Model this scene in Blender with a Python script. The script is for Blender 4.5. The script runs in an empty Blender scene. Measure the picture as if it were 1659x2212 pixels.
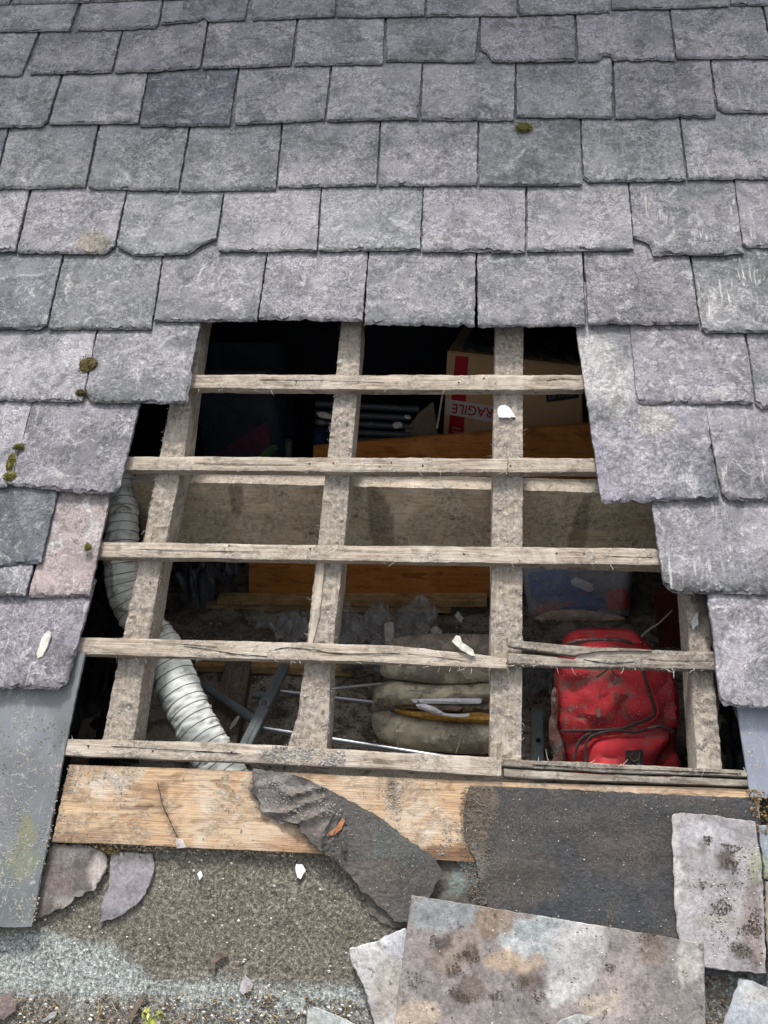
import bpy, bmesh, math, random
from mathutils import Vector, Matrix, noise
from mathutils.geometry import delaunay_2d_cdt
random.seed(7)
SC = bpy.context.scene
COL = SC.collection
# ------------------------------------------------------------------ camera
F, CX, CY, DIST = 1800.0, 829.5, 1106.0, 2.04
TH = math.radians(38)                      # roof pitch
_v = Vector((305, 4456, -1800)).normalized()
_u = Vector((1, -.028, .1)); _u = (_u - _v*_v.dot(_u)).normalized()
_w = _u.cross(_v)
U = Vector((1, 0, 0)); V = Vector((0, math.cos(TH), math.sin(TH))); N = Vector((0, -math.sin(TH), math.cos(TH)))
def outer(a, b): return Matrix([[a[i]*b[j] for j in range(3)] for i in range(3)])
M = outer(U, _u) + outer(V, _v) + outer(N, _w)
MT = M.transposed()
C = M @ Vector((0, 0, DIST))
cd = bpy.data.cameras.new('camera'); cam = bpy.data.objects.new('camera', cd); COL.objects.link(cam)
cam.matrix_world = Matrix.Translation(C) @ M.to_4x4()
cd.sensor_fit = 'HORIZONTAL'; cd.sensor_width = 36; cd.lens = 36*F/1659.0
cd.clip_start = .05; cd.clip_end = 500
SC.camera = cam
# ------------------------------------------------------------------ world, sun, exposure
SUN_EL, SUN_AZ = math.radians(68), math.radians(-20)      # azimuth from +Y towards -X
wd = bpy.data.worlds.new('World'); SC.world = wd; wd.use_nodes = True
nt = wd.node_tree; bg = nt.nodes['Background']
sky = nt.nodes.new('ShaderNodeTexSky'); sky.sky_type = 'NISHITA'; sky.sun_disc = False
sky.sun_elevation = SUN_EL; sky.sun_rotation = SUN_AZ; sky.dust_density = 4; sky.air_density = 1.0
hs = nt.nodes.new('ShaderNodeHueSaturation'); hs.inputs['Saturation'].default_value = .22
nt.links.new(sky.outputs[0], hs.inputs['Color']); nt.links.new(hs.outputs[0], bg.inputs[0])
bg.inputs[1].default_value = .15
sl = bpy.data.lights.new('sun', 'SUN'); sl.energy = 2.0; sl.angle = math.radians(7); sl.color = (1, .97, .93)
so = bpy.data.objects.new('sun', sl); COL.objects.link(so)
sd = Vector((math.sin(SUN_AZ)*math.cos(SUN_EL), math.cos(SUN_AZ)*math.cos(SUN_EL), math.sin(SUN_EL)))
so.rotation_euler = sd.to_track_quat('Z', 'Y').to_euler()
SC.view_settings.view_transform = 'Standard'; SC.view_settings.look = 'None'
SC.view_settings.exposure = .92; SC.view_settings.gamma = 1
# ------------------------------------------------------------------ projection of traced outlines onto real planes
def ray(x, y): return M @ Vector(((x-CX)/F, -(y-CY)/F, -1))
def P(x, y, h=0.0):                        # point on the plane h metres above the roof plane
    r = ray(x, y); return C + r*((h - C.dot(N))/r.dot(N))
def Yp(x, y, k): r = ray(x, y); return C + r*((k-C.y)/r.y)
def Zp(x, y, k): r = ray(x, y); return C + r*((k-C.z)/r.z)
def proj(p):
    q = MT @ (p - C); return (CX - F*q.x/q.z, CY + F*q.y/q.z)
ROOF = Matrix((U, V, N)).transposed()
ZF = P(1100, 1640, 0).z - .45              # attic floor level
def fbm(p, o=3): return noise.fractal(p, 1.0, 2.0, o)
# ------------------------------------------------------------------ node helpers
class G:
    def __init__(s, name):
        m = bpy.data.materials.new(name); m.use_nodes = True; s.m = m; s.t = m.node_tree
        s.b = s.t.nodes['Principled BSDF']; s.out = s.t.nodes['Material Output']
        s.tc = s.n('ShaderNodeTexCoord'); s.oi = s.n('ShaderNodeObjectInfo')
        k = s.n('ShaderNodeVectorMath', 'SCALE'); k.inputs['Scale'].default_value = 37.0
        cv = s.n('ShaderNodeCombineXYZ'); [s.l(s.oi.outputs['Random'], cv.inputs[i]) for i in range(3)]
        s.l(cv.outputs[0], k.inputs[0])
        a = s.n('ShaderNodeVectorMath', 'ADD'); s.l(s.tc.outputs['Object'], a.inputs[0]); s.l(k.outputs[0], a.inputs[1])
        s.co = a.outputs[0]
    def n(s, typ, op=None):
        x = s.t.nodes.new(typ)
        if op: x.operation = op
        return x
    def l(s, a, b): s.t.links.new(a, b)
    def scl(s, v):
        k = s.n('ShaderNodeVectorMath', 'MULTIPLY'); s.l(s.co, k.inputs[0]); k.inputs[1].default_value = v; return k.outputs[0]
    def noise(s, scale, detail=4, rough=.6, dist=0, co=None):
        x = s.n('ShaderNodeTexNoise'); x.inputs['Scale'].default_value = scale; x.inputs['Detail'].default_value = detail
        x.inputs['Roughness'].default_value = rough; x.inputs['Distortion'].default_value = dist
        s.l(co or s.co, x.inputs['Vector']); return x.outputs['Fac']
    def vor(s, scale, out='Distance', co=None, rnd=1, feat='F1'):
        x = s.n('ShaderNodeTexVoronoi'); x.feature = feat; x.inputs['Scale'].default_value = scale; x.inputs['Randomness'].default_value = rnd
        s.l(co or s.co, x.inputs['Vector']); return x.outputs[out]
    def ramp(s, f, stops):
        x = s.n('ShaderNodeValToRGB'); e = x.color_ramp.elements
        while len(e) < len(stops): e.new(.5)
        for i, (p, c) in enumerate(stops):
            e[i].position = p; e[i].color = (c, c, c, 1) if isinstance(c, (int, float)) else (*c, 1)
        s.l(f, x.inputs[0]); return x.outputs[0]
    def mix(s, f, a, b, t='MIX'):
        x = s.n('ShaderNodeMix'); x.data_type = 'RGBA'; x.blend_type = t
        if isinstance(f, (int, float)): x.inputs[0].default_value = f
        else: s.l(f, x.inputs[0])
        for i, c in ((6, a), (7, b)):
            if isinstance(c, tuple): x.inputs[i].default_value = (*c, 1)
            else: s.l(c, x.inputs[i])
        return x.outputs[2]
    def math(s, op, a, b):
        x = s.n('ShaderNodeMath', op)
        for i, c in ((0, a), (1, b)):
            if isinstance(c, (int, float)): x.inputs[i].default_value = c
            else: s.l(c, x.inputs[i])
        return x.outputs[0]
    def attr(s, nm='tint'):
        x = s.n('ShaderNodeAttribute'); x.attribute_name = nm; return x
    def bump(s, h, d=.002, st=.6, prev=None):
        x = s.n('ShaderNodeBump'); x.inputs['Distance'].default_value = d; x.inputs['Strength'].default_value = st
        s.l(h, x.inputs['Height'])
        if prev: s.l(prev, x.inputs['Normal'])
        return x.outputs[0]
    def fin(s, col, rough=.8, nrm=None, spec=.3):
        if isinstance(col, tuple): s.b.inputs['Base Color'].default_value = (*col, 1)
        else: s.l(col, s.b.inputs['Base Color'])
        if isinstance(rough, (int, float)): s.b.inputs['Roughness'].default_value = rough
        else: s.l(rough, s.b.inputs['Roughness'])
        if nrm: s.l(nrm, s.b.inputs['Normal'])
        s.b.inputs['Specular IOR Level'].default_value = spec
        return s.m
# ------------------------------------------------------------------ materials
def slate_mat():
    g = G('slate')
    rnd = g.oi.outputs['Random']; r2 = g.math('FRACT', g.math('MULTIPLY', rnd, 7.31), 0); r3 = g.math('FRACT', g.math('MULTIPLY', rnd, 13.7), 0)
    vs_ = g.n('ShaderNodeVectorMath', 'SCALE'); g.l(g.co, vs_.inputs[0]); g.l(g.math('ADD', .72, g.math('MULTIPLY', r2, .65)), vs_.inputs['Scale']); g.co = vs_.outputs[0]
    at = g.attr(); base = g.mix(1, at.outputs['Color'], g.oi.outputs['Color'], 'MULTIPLY')
    big = g.noise(6, 3, .6, .6)
    base = g.mix(g.ramp(big, [(.40, 0), (.60, 1)]), g.mix(1, base, (.78, .79, .80), 'MULTIPLY'), g.mix(1, base, (1.18, 1.14, 1.16), 'MULTIPLY'))
    sq = g.noise(30, 7, .68, 2.2)                      # lichen squiggles
    zone = g.ramp(g.noise(9, 3, .55, .4), [(.34, .35), (.58, 1)])
    lines = g.ramp(sq, [(.36, .66), (.43, .80), (.47, 1.45), (.50, .85), (.54, .72), (.575, 1.5), (.62, .85), (.68, 1.35)])
    c = g.mix(g.math('MULTIPLY', zone, g.math('ADD', .45, g.math('MULTIPLY', r3, .75))), base, lines, 'MULTIPLY')
    mot = g.ramp(g.noise(62, 6, .72, .8), [(.38, .56), (.50, .98), (.61, 1.48)])
    sm = g.ramp(g.noise(6.5, 5, .62, 1.2), [(.50, 1), (.58, .22)])        # rough lichened parts against smooth parts
    c = g.mix(g.math('MULTIPLY', sm, g.math('ADD', .55, g.math('MULTIPLY', r2, .4))), c, mot, 'MULTIPLY')
    f = g.ramp(g.noise(150, 4, .75, .3), [(.36, .6), (.52, 1.0), (.64, 1.4)])
    c = g.mix(g.math('MULTIPLY', g.math('ADD', sm, .25), .8), c, f, 'MULTIPLY')
    dk = g.ramp(g.noise(10, 6, .72, .9), [(.50, 0), (.60, .85)])
    c = g.mix(dk, c, g.mix(1, c, (.58, .60, .59), 'MULTIPLY'))
    pale = g.ramp(g.noise(15, 7, .78, 1.2), [(.54, 0), (.63, .72)])
    c = g.mix(pale, c, g.mix(1, (.42, .41, .405), f, 'MULTIPLY'))
    sp = g.ramp(g.noise(330, 2, .5), [(.70, 0), (.74, .8)])
    spz = g.ramp(g.noise(9, 2, .5), [(.45, 0), (.62, 1)])
    c = g.mix(g.math('MULTIPLY', sp, spz), c, (.55, .54, .50))
    st = g.ramp(g.noise(1, 4, .6, .3, g.scl((110, 14, 50))), [(.57, 0), (.66, .9)])      # pale scratches running down the slope
    stz = g.ramp(g.noise(8, 3, .6, .3), [(.46, 0), (.6, 1)])
    c = g.mix(g.math('MULTIPLY', g.math('MULTIPLY', st, stz), g.oi.outputs['Alpha']), c, (.55, .54, .50))
    rim = g.attr('rim').outputs['Fac']
    c = g.mix(rim, c, g.mix(1, c, (.62, .62, .62), 'MULTIPLY'))
    b = g.bump(g.noise(16, 6, .6, 1.4), .005, .55)
    tn = g.noise(7, 5, .58, 1.5)
    ter = g.ramp(tn, [(.40, 0), (.405, .4), (.55, .42), (.555, .8), (.64, .82), (.645, 1)])
    led = g.ramp(tn, [(.392, 1), (.399, .38), (.410, 1.25), (.42, 1), (.544, 1), (.549, .42), (.558, 1.2), (.57, 1)])
    c = g.mix(g.ramp(g.noise(11, 3), [(.44, 0), (.56, .9)]), c, g.mix(1, c, led, 'MULTIPLY'))
    b = g.bump(ter, .0022, .8, b)
    b = g.bump(sq, .0026, .6, b); b = g.bump(g.noise(260, 3, .7), .0012, .6, b)
    return g.fin(c, g.ramp(g.noise(40, 3), [(.3, .6), (.7, .82)]), b, .35)
def wood_mat(name, base, pale, dark, crust=.4, grain=1.0, tint=False):
    g = G(name)
    gr = g.noise(1, 6, .65, .5, g.scl((5, 120, 120)))
    c = g.mix(g.ramp(gr, [(.38, 0), (.56, 1)]), dark, base)
    fine = g.noise(1, 3, .6, .2, g.scl((14, 520, 520)))
    c = g.mix(.55*grain, c, g.ramp(fine, [(.36, .45), (.58, 1.2)]), 'MULTIPLY')
    c = g.mix(g.ramp(g.noise(9, 4, .65, .6), [(.46, 0), (.66, .85)]), c, pale)
    c = g.mix(g.ramp(g.noise(1, 5, .65, .8, g.scl((12, 35, 35))), [(.53, 0), (.66, .75)]), c, tuple(x*.55 for x in dark))
    # crust of mortar dust and grit
    cz = g.ramp(g.noise(13, 4, .7, .6), [(.58-crust*.4, 0), (.70-crust*.25, 1)])
    gcol = g.ramp(g.noise(105, 6, .8, .5), [(.35, tuple(x*.32 for x in base)), (.46, tuple(x*.85 for x in base)), (.56, pale), (.68, (.62, .59, .54))])
    c = g.mix(cz, c, gcol)
    k = g.ramp(g.vor(17, co=g.scl((.55, 1, 1))), [(.0, 1), (.04, 1), (.10, 0)])       # knots and nail holes
    kz = g.ramp(g.noise(6, 2), [(.47, 0), (.52, .8)])
    c = g.mix(g.math('MULTIPLY', k, kz), c, tuple(x*.22 for x in dark))
    if tint: c = g.mix(1, c, g.attr().outputs['Color'], 'MULTIPLY')
    b = g.bump(gr, .004, .6); b = g.bump(fine, .0015, .5, b)
    b = g.bump(g.mix(cz, (0.4, 0.4, 0.4), g.noise(105, 6, .8)), .010, .9, b)
    return g.fin(c, .88, b, .2)
def felt_mat():
    g = G('mineral_felt')
    at = g.attr().outputs['Color']
    cell = g.vor(430, 'Color'); n1 = g.noise(120, 5, .82)
    f = g.ramp(n1, [(.34, .3), (.46, .8), (.54, 1.15), (.64, 2.1)])
    c = g.mix(1, at, f, 'MULTIPLY')
    bwn = g.n('ShaderNodeRGBToBW'); g.l(cell, bwn.inputs[0])
    c = g.mix(.7, c, g.ramp(bwn.outputs[0], [(.2, .5), (.8, 1.6)]), 'MULTIPLY')
    c = g.mix(g.ramp(g.noise(24, 5, .7, .4), [(.52, 0), (.68, .5)]), c, g.mix(1, c, (.5, .46, .40), 'MULTIPLY'))
    b = g.bump(n1, .004, .9); b = g.bump(g.noise(30, 4), .008, .5, b)
    return g.fin(c, .92, b, .15)
def tar_mat():
    g = G('bitumen_felt')
    at = g.attr().outputs['Color']
    n = g.noise(1, 5, .7, .4, g.scl((90, 170, 90)))
    c = g.mix(1, at, g.ramp(n, [(.35, .6), (.6, 1.2), (.75, 1.8)]), 'MULTIPLY')
    dz = g.ramp(g.noise(10, 5, .7, .6), [(.42, 0), (.62, .55)])
    c = g.mix(dz, c, g.ramp(g.noise(260, 4, .8), [(.4, (.035, .03, .026)), (.55, (.10, .088, .075)), (.70, (.30, .27, .23))]))
    sp = g.ramp(g.noise(300, 2, .5), [(.73, 0), (.77, .6)])
    c = g.mix(sp, c, (.30, .28, .24))
    b = g.bump(g.noise(60, 5, .7, .5), .005, .7); b = g.bump(n, .002, .5, b)
    return g.fin(c, .86, b, .22)
def slab_mat():
    g = G('dirty_slab')
    c = g.attr().outputs['Color']
    c = g.mix(.75, c, g.ramp(g.noise(12, 6, .7, 1.0), [(.34, .55), (.52, 1.0), (.68, 1.4)]), 'MULTIPLY')
    c = g.mix(.8, c, g.ramp(g.noise(120, 5, .75, .4), [(.32, .5), (.52, 1.0), (.68, 1.4)]), 'MULTIPLY')
    v = g.ramp(g.noise(20, 6, .7, 1.6), [(.49, 0), (.515, .35), (.54, 0)])
    c = g.mix(g.math('MULTIPLY', v, .4), c, (.5, .5, .48))
    z = g.ramp(g.noise(7, 3, .6, .5), [(.46, 0), (.6, 1)])
    m = g.ramp(g.noise(46, 5, .75, .5), [(.56, 0), (.63, .92)])
    c = g.mix(g.math('MULTIPLY', z, m), c, g.ramp(g.noise(250, 3), [(.4, (.045, .036, .028)), (.65, (.15, .12, .095))]))
    b = g.bump(g.noise(30, 6, .65, .8), .004, .5); b = g.bump(g.noise(200, 4, .75), .0018, .6, b)
    return g.fin(c, .7, b, .3)
def simple(name, col, rough=.8, var=.3, scale=30, dust=0, dcol=(.30, .27, .23), bump=.002, spec=.3, metal=0, dscale=12, dlo=None, crease=0):
    g = G(name)
    c = g.mix(1, col, g.ramp(g.noise(scale, 4, .65, .4), [(.3, 1-var), (.7, 1+var)]), 'MULTIPLY')
    if dust:
        lo = dlo if dlo is not None else .62-dust*.3
        d = g.ramp(g.noise(dscale, 6, .75, .8), [(lo, 0), (lo+.08, .9)])
        c = g.mix(d, c, g.ramp(g.noise(240, 3, .7), [(.35, tuple(x*.5 for x in dcol)), (.6, dcol), (.72, tuple(min(1, x*1.8) for x in dcol))]))
    if crease:
        q = g.math('MULTIPLY', g.attr('rim').outputs['Fac'], g.ramp(g.noise(60, 5, .75), [(.40, .1), (.56, 1)]))
        c = g.mix(g.math('MULTIPLY', q, crease), c, g.ramp(g.noise(260, 3, .7), [(.35, tuple(x*.5 for x in dcol)), (.65, dcol)]))
        c = g.mix(.07, c, dcol)
    b = g.bump(g.noise(scale*2, 4, .6), bump, .6)
    if crease: b = g.bump(g.noise(700, 2, .5), .0008, .6, b)
    m = g.fin(c, rough, b, spec); g.b.inputs['Metallic'].default_value = metal
    return m
def film(name, col, alpha, rough=.25):
    g = G(name); m = g.fin(col, rough, g.bump(g.noise(25, 4, .6, .8), .004, .5), .5)
    a = g.ramp(g.noise(14, 5, .7, 1.0), [(.35, alpha*.7), (.65, min(1, alpha*1.35))])
    g.l(a, g.b.inputs['Alpha']); return m
MS = slate_mat()
M_RAF = wood_mat('rafter_wood', (.37, .315, .255), (.46, .41, .355), (.19, .155, .12), crust=.5)
M_BAT = wood_mat('batten_wood', (.43, .365, .295), (.52, .46, .395), (.24, .19, .145), crust=.25)
M_OLD = wood_mat('rotten_wood', (.25, .215, .18), (.40, .36, .30), (.11, .09, .07), crust=.25)
M_PINE = wood_mat('pine_board_wood', (.50, .355, .22), (.50, .42, .33), (.34, .21, .12), crust=.22, grain=.5, tint=True)
M_PUR = wood_mat('purlin_wood', (.46, .37, .25), (.52, .44, .33), (.30, .235, .155), crust=.5, tint=True)
M_FELT = felt_mat(); M_TAR = tar_mat(); M_SLAB = slab_mat()
M_GRITP = simple('pale_grit', (.50, .48, .44), .85, .3, 40)
M_GRITB = simple('brown_grit', (.13, .105, .08), .9, .5, 60)
M_GRITG = simple('grey_grit', (.28, .27, .255), .85, .4, 50)
M_MOSS = simple('moss', (.095, .07, .025), .95, .6, 120, bump=.004)
M_MOSSG = simple('green_moss', (.13, .12, .03), .95, .5, 120, bump=.004)
M_ORANGE = wood_mat('varnished_wood', (.55, .22, .055), (.60, .27, .08), (.42, .155, .04), crust=-.25, grain=.3)
M_RAIL = wood_mat('furniture_rail_wood', (.50, .34, .15), (.56, .43, .25), (.34, .20, .09), crust=-.1, grain=.4)
M_CARD = simple('cardboard', (.55, .36, .20), .85, .10, 6, bump=.001, spec=.15)
M_DIRT = simple('attic_dirt', (.15, .128, .10), .95, .5, 22, dust=.6, dcol=(.40, .355, .29), bump=.01)
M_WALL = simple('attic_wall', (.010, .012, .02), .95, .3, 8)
# ------------------------------------------------------------------ object helpers
def tag(o, label=None, cat=None, group=None, kind=None):
    for k, v in (('label', label), ('category', cat), ('group', group), ('kind', kind)):
        if v: o[k] = v
    return o
def empty(name, loc, label, cat, group=None):
    o = bpy.data.objects.new(name, None); COL.objects.link(o); o.location = loc; o.empty_display_size = .05
    return tag(o, label, cat, group)
def link(name, bm, mat, mw=None, parent=None, colfun=None, smooth=False, flat_idx=None):
    """bm is in the local frame mw (world matrix)."""
    me = bpy.data.meshes.new(name); bmesh.ops.recalc_face_normals(bm, faces=bm.faces)
    if smooth:
        for f in bm.faces:
            if flat_idx is None or f.material_index not in flat_idx: f.smooth = True
    for f in bm.faces: f.material_index = 0
    bm.to_mesh(me); bm.free()
    me.materials.append(mat)
    ca = me.color_attributes.new('tint', 'FLOAT_COLOR', 'POINT')
    mw = mw or Matrix.Identity(4)
    if colfun:
        for i, v in enumerate(me.vertices):
            ca.data[i].color = (*colfun(mw @ v.co), 1)
    else:
        for d in ca.data: d.color = (1, 1, 1, 1)
    if smooth and not name.endswith('_sheet'): me.set_sharp_from_angle(angle=math.radians(38))
    o = bpy.data.objects.new(name, me); COL.objects.link(o)
    if parent:
        o.parent = parent
        o.matrix_parent_inverse = Matrix.Identity(4)
        o.matrix_local = Matrix.Translation(-parent.location) @ mw if parent.type == 'EMPTY' else parent['_mw_inv'] @ mw if False else (Matrix.Translation(-parent.location) @ mw)
    else: o.matrix_world = mw
    return o
MWS = {}
def put(o, mw, parent=None):
    MWS[o.name] = mw.copy()
    if parent:
        o.parent = parent; o.matrix_parent_inverse = Matrix.Identity(4)
        o.matrix_basis = MWS[parent.name].inverted() @ mw
    else: o.matrix_basis = mw
def mk(name, bm, mat, mw, parent=None, colfun=None, smooth=False, flat_idx=None):
    o = link(name, bm, mat, mw, None, colfun, smooth, flat_idx); put(o, mw, parent); return o
def mkempty(name, loc, label, cat, group=None):
    o = empty(name, loc, label, cat, group); put(o, Matrix.Translation(loc)); return o
def frame(o, ax=ROOF): return Matrix.Translation(o) @ ax.to_4x4()
def resample(pts, step):
    out = []
    for i in range(len(pts)):
        a, b = Vector(pts[i]), Vector(pts[(i+1) % len(pts)])
        n = max(1, int((b-a).length/step))
        out += [(a.lerp(b, j/n), i) for j in range(n)]
    return out
def area(ps): return .5*sum(ps[i][0]*ps[(i+1) % len(ps)][1]-ps[(i+1) % len(ps)][0]*ps[i][1] for i in range(len(ps)))
def inside(p, poly):
    c = False; x, y = p[0], p[1]; j = len(poly)-1
    for i in range(len(poly)):
        xi, yi = poly[i][0], poly[i][1]; xj, yj = poly[j][0], poly[j][1]
        if (yi > y) != (yj > y) and x < (xj-xi)*(y-yi)/(yj-yi)+xi: c = not c
        j = i
    return c
def edist(p, poly):
    m = 9
    for i in range(len(poly)):
        a, b = poly[i], poly[(i+1) % len(poly)]
        ab = b-a; t = max(0, min(1, (p-a).dot(ab)/max(ab.length_squared, 1e-12)))
        m = min(m, (p-(a+ab*t)).length)
    return m
def fill(outline, step, margin=.5):
    """triangulate the inside of a closed outline with extra inner points; returns verts, faces, map outline index -> vert"""
    pts = [Vector(p) for p in outline]; n = len(pts)
    xs = [p.x for p in pts]; ys = [p.y for p in pts]
    y = min(ys)+step/2; row = 0
    while y < max(ys):
        x = min(xs)+step*(.25+.5*(row % 2))
        while x < max(xs):
            q = Vector((x+random.uniform(-.15, .15)*step, y+random.uniform(-.15, .15)*step))
            if inside(q, outline) and edist(q, outline) > step*margin: pts.append(q)
            x += step
        y += step; row += 1
    vs, es, fs, ov, oe, of = delaunay_2d_cdt(pts, [(i, (i+1) % n) for i in range(n)], [], 1, 1e-7)
    mp = {}
    for i, o in enumerate(ov):
        for k in o: mp[k] = i
    return vs, fs, [mp[i] for i in range(n)]
def plate(poly, hf, th, side=.0012, tail=None, tailedges=(), step=.013, jag=.0012, relief=.0006, seg=.006, seed=0, big=0):
    """slab in roof coordinates relative to its own origin; poly CCW list of (u,v); hf(u,v) = underside height."""
    if area(poly) < 0:
        n = len(poly); poly = poly[::-1]; tailedges = [(n-2-e) % n for e in tailedges]
    rs = resample(poly, seg); n = len(rs); sv = Vector((seed*3.1, seed*1.7, 0))
    base = []
    for i, (p, e) in enumerate(rs):
        a, b = rs[i-1][0], rs[(i+1) % n][0]; t = (b-a).normalized(); nr = Vector((t.y, -t.x))
        d = fbm(Vector((p.x, p.y, 0))*55+sv)*jag*2.2 + fbm(Vector((p.x, p.y, 3))*14+sv)*jag*1.6
        if tail and e in tailedges:
            d = d*1.7-.006*max(0, noise.noise(Vector((p.x*38, 1.5, 0))+sv)-.32)*3-.0010*max(0, noise.noise(Vector((p.x*150, 4.5, 0))+sv))
        base.append((p+nr*d, nr, e in tailedges))
    nt_ = [b_[0] for b_ in base if not b_[2]]
    tw_ = [1.0 if not nt_ or not b_[2] else min(1, min((b_[0]-q).length for q in nt_)/.014) for b_ in base] if tail else [1]*n
    rings = []
    for k, (z, ins, amp) in enumerate(((0, .0006, .0), (.45, 0, .6), (.66, .45, 1.2), (1, 1, 1))):
        r = []
        for i, (p, nr, tl) in enumerate(base):
            w = (side+(tail-side)*tw_[i] if tl and tail else side)
            q = Vector((p.x*70, p.y*70, k*2.3))+sv
            r0 = max(.0, .5+.8*fbm(q, 4)+1.1*fbm(q*.3, 3))
            d = -(ins*w*(.35+1.1*r0) if k > 1 else (.0006 if k == 0 else 0)) + amp*.0007*fbm(q*1.7)
            r.append((p+nr*d, z))
        rings.append(r)
    top = [q for q, z in rings[3]]
    vs, fs, mp = fill(top, step)
    bm = bmesh.new(); lay = bm.verts.layers.float.new('rim')
    def H(q): return hf(q.x, q.y)
    tv = []
    for q in vs:
        z = H(q)+th+relief*(2.2*fbm(Vector((q.x*16, q.y*16, 1))+sv)+fbm(Vector((q.x*60, q.y*60, 1))+sv))
        tv.append(bm.verts.new((q.x, q.y, z)))
    for f in fs:
        try: bm.faces.new([tv[i] for i in f]).material_index = 1
        except ValueError: pass
    prev = [tv[mp[i]] for i in range(n)]
    for k in (2, 1, 0):
        cur = [bm.verts.new((q.x, q.y, H(q)+th*z+ (0 if k == 0 else .0005*noise.noise(Vector((q.x*90, q.y*90, k)))))) for q, z in rings[k]]
        for i in range(n):
            j = (i+1) % n
            if prev[i] is prev[j]: continue
            try: bm.faces.new((prev[i], prev[j], cur[j], cur[i]))
            except ValueError: pass
        for v_ in cur: v_[lay] = 1.0
        prev = cur
    try: bm.faces.new(prev)
    except ValueError: pass
    return bm
def px_poly(px, h, o):
    out = []
    for (x, y) in px:
        d = P(x, y, h)-o; out.append(Vector((d.dot(U), d.dot(V))))
    return out
def slabpx(name, px, h, mat, th=.006, parent=None, colfun=None, label=None, cat=None, group=None, hf=None, **kw):
    cx = sum(p[0] for p in px)/len(px); cy = sum(p[1] for p in px)/len(px); o = P(cx, cy, h)
    poly = px_poly(px, h, o)
    bm = plate(poly, hf or (lambda u, v: 0), th, **kw)
    ob = mk(name, bm, mat, frame(o), parent, colfun, True, (0,))
    return tag(ob, label, cat, group)
def blot(base, spots, warp=26):
    """stain colours with shapes of their own, looked up by place on the surface"""
    def f(p):
        x, y = proj(p)
        x += warp*fbm(Vector((p.x*9, p.y*9, p.z*9)), 4)*1.4; y += warp*fbm(Vector((p.x*9+7, p.y*9, p.z*9+3)), 4)*1.4
        c = list(base)
        for sx, sy, rx, ry, col, a in spots:
            d = ((x-sx)/rx)**2+((y-sy)/ry)**2
            w = a*max(0, min(1, (1.12-d)/.22))
            for i in range(3): c[i] = c[i]*(1-w)+col[i]*w
        return c
    return f
# ------------------------------------------------------------------ the shell of the attic
def quadslab(name, px, h0, h1, mat, kind='structure'):
    bm = bmesh.new(); a = [bm.verts.new(P(x, y, h0)) for x, y in px]; b = [bm.verts.new(P(x, y, h1)) for x, y in px]
    bm.faces.new(a); bm.faces.new(b[::-1])
    for i in range(4): bm.faces.new((a[i], a[(i+1) % 4], b[(i+1) % 4], b[i]))
    o = mk(name, bm, mat, Matrix.Identity(4)); tag(o, kind=kind); return o
def boxm(bm, lo, hi, mw=None):
    r = bmesh.ops.create_cube(bm, size=1)
    for v in r['verts']:
        v.co = Vector([lo[i]+(v.co[i]+.5)*(hi[i]-lo[i]) for i in range(3)])
        if mw: v.co = mw @ v.co
    return r['verts']
M_BACKING = simple('unseen_backing', (.05, .045, .04), .9)  # added unseen slabs behind slates and felt, keeping light out of the attic
quadslab('unseen_backing', [(-1300, -360), (2900, -360), (2900, 640), (-1300, 640)], -.002, -.02, M_BACKING)
quadslab('unseen_backing', [(-1300, 642), (330, 642), (60, 1690), (-1300, 1690)], -.002, -.02, M_BACKING)
quadslab('unseen_backing', [(1280, 642), (2900, 642), (2900, 1700), (1642, 1700)], -.002, -.02, M_BACKING)
quadslab('unseen_backing', [(-1300, 1695), (2900, 1710), (2900, 2700), (-1300, 2700)], -.045, -.07, M_BACKING)
bm = bmesh.new()
x0, x1, y0, y1 = -2.3, 2.2, -1.3, 1.5
yA = P(800, 1760, -.06)
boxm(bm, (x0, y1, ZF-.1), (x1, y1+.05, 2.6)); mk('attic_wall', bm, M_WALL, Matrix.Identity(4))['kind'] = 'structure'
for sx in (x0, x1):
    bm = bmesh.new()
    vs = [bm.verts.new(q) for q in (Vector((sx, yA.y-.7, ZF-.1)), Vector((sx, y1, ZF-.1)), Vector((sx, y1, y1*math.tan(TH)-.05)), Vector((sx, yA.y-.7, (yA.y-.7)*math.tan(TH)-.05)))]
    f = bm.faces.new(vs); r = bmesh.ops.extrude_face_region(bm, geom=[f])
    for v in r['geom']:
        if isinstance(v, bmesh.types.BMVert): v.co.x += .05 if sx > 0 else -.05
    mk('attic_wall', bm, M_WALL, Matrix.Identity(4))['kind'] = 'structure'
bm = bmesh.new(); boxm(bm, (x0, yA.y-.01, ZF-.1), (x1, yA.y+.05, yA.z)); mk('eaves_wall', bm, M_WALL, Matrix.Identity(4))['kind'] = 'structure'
# attic floor: dusty boards and old insulation
bm = bmesh.new(); nx, ny = 150, 130
g = [[None]*(ny+1) for _ in range(nx+1)]
for i in range(nx+1):
    for j in range(ny+1):
        x = x0+(x1-x0)*i/nx; y = -.6+(y1+.6)*j/ny
        g[i][j] = bm.verts.new((x, y, ZF+.018*fbm(Vector((x*9, y*9, 0)), 4)-.01))
for i in range(nx):
    for j in range(ny): bm.faces.new((g[i][j], g[i+1][j], g[i+1][j+1], g[i][j+1]))
mk('attic_floor', bm, M_DIRT, Matrix.Identity(4), smooth=True)['kind'] = 'structure'
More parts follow.
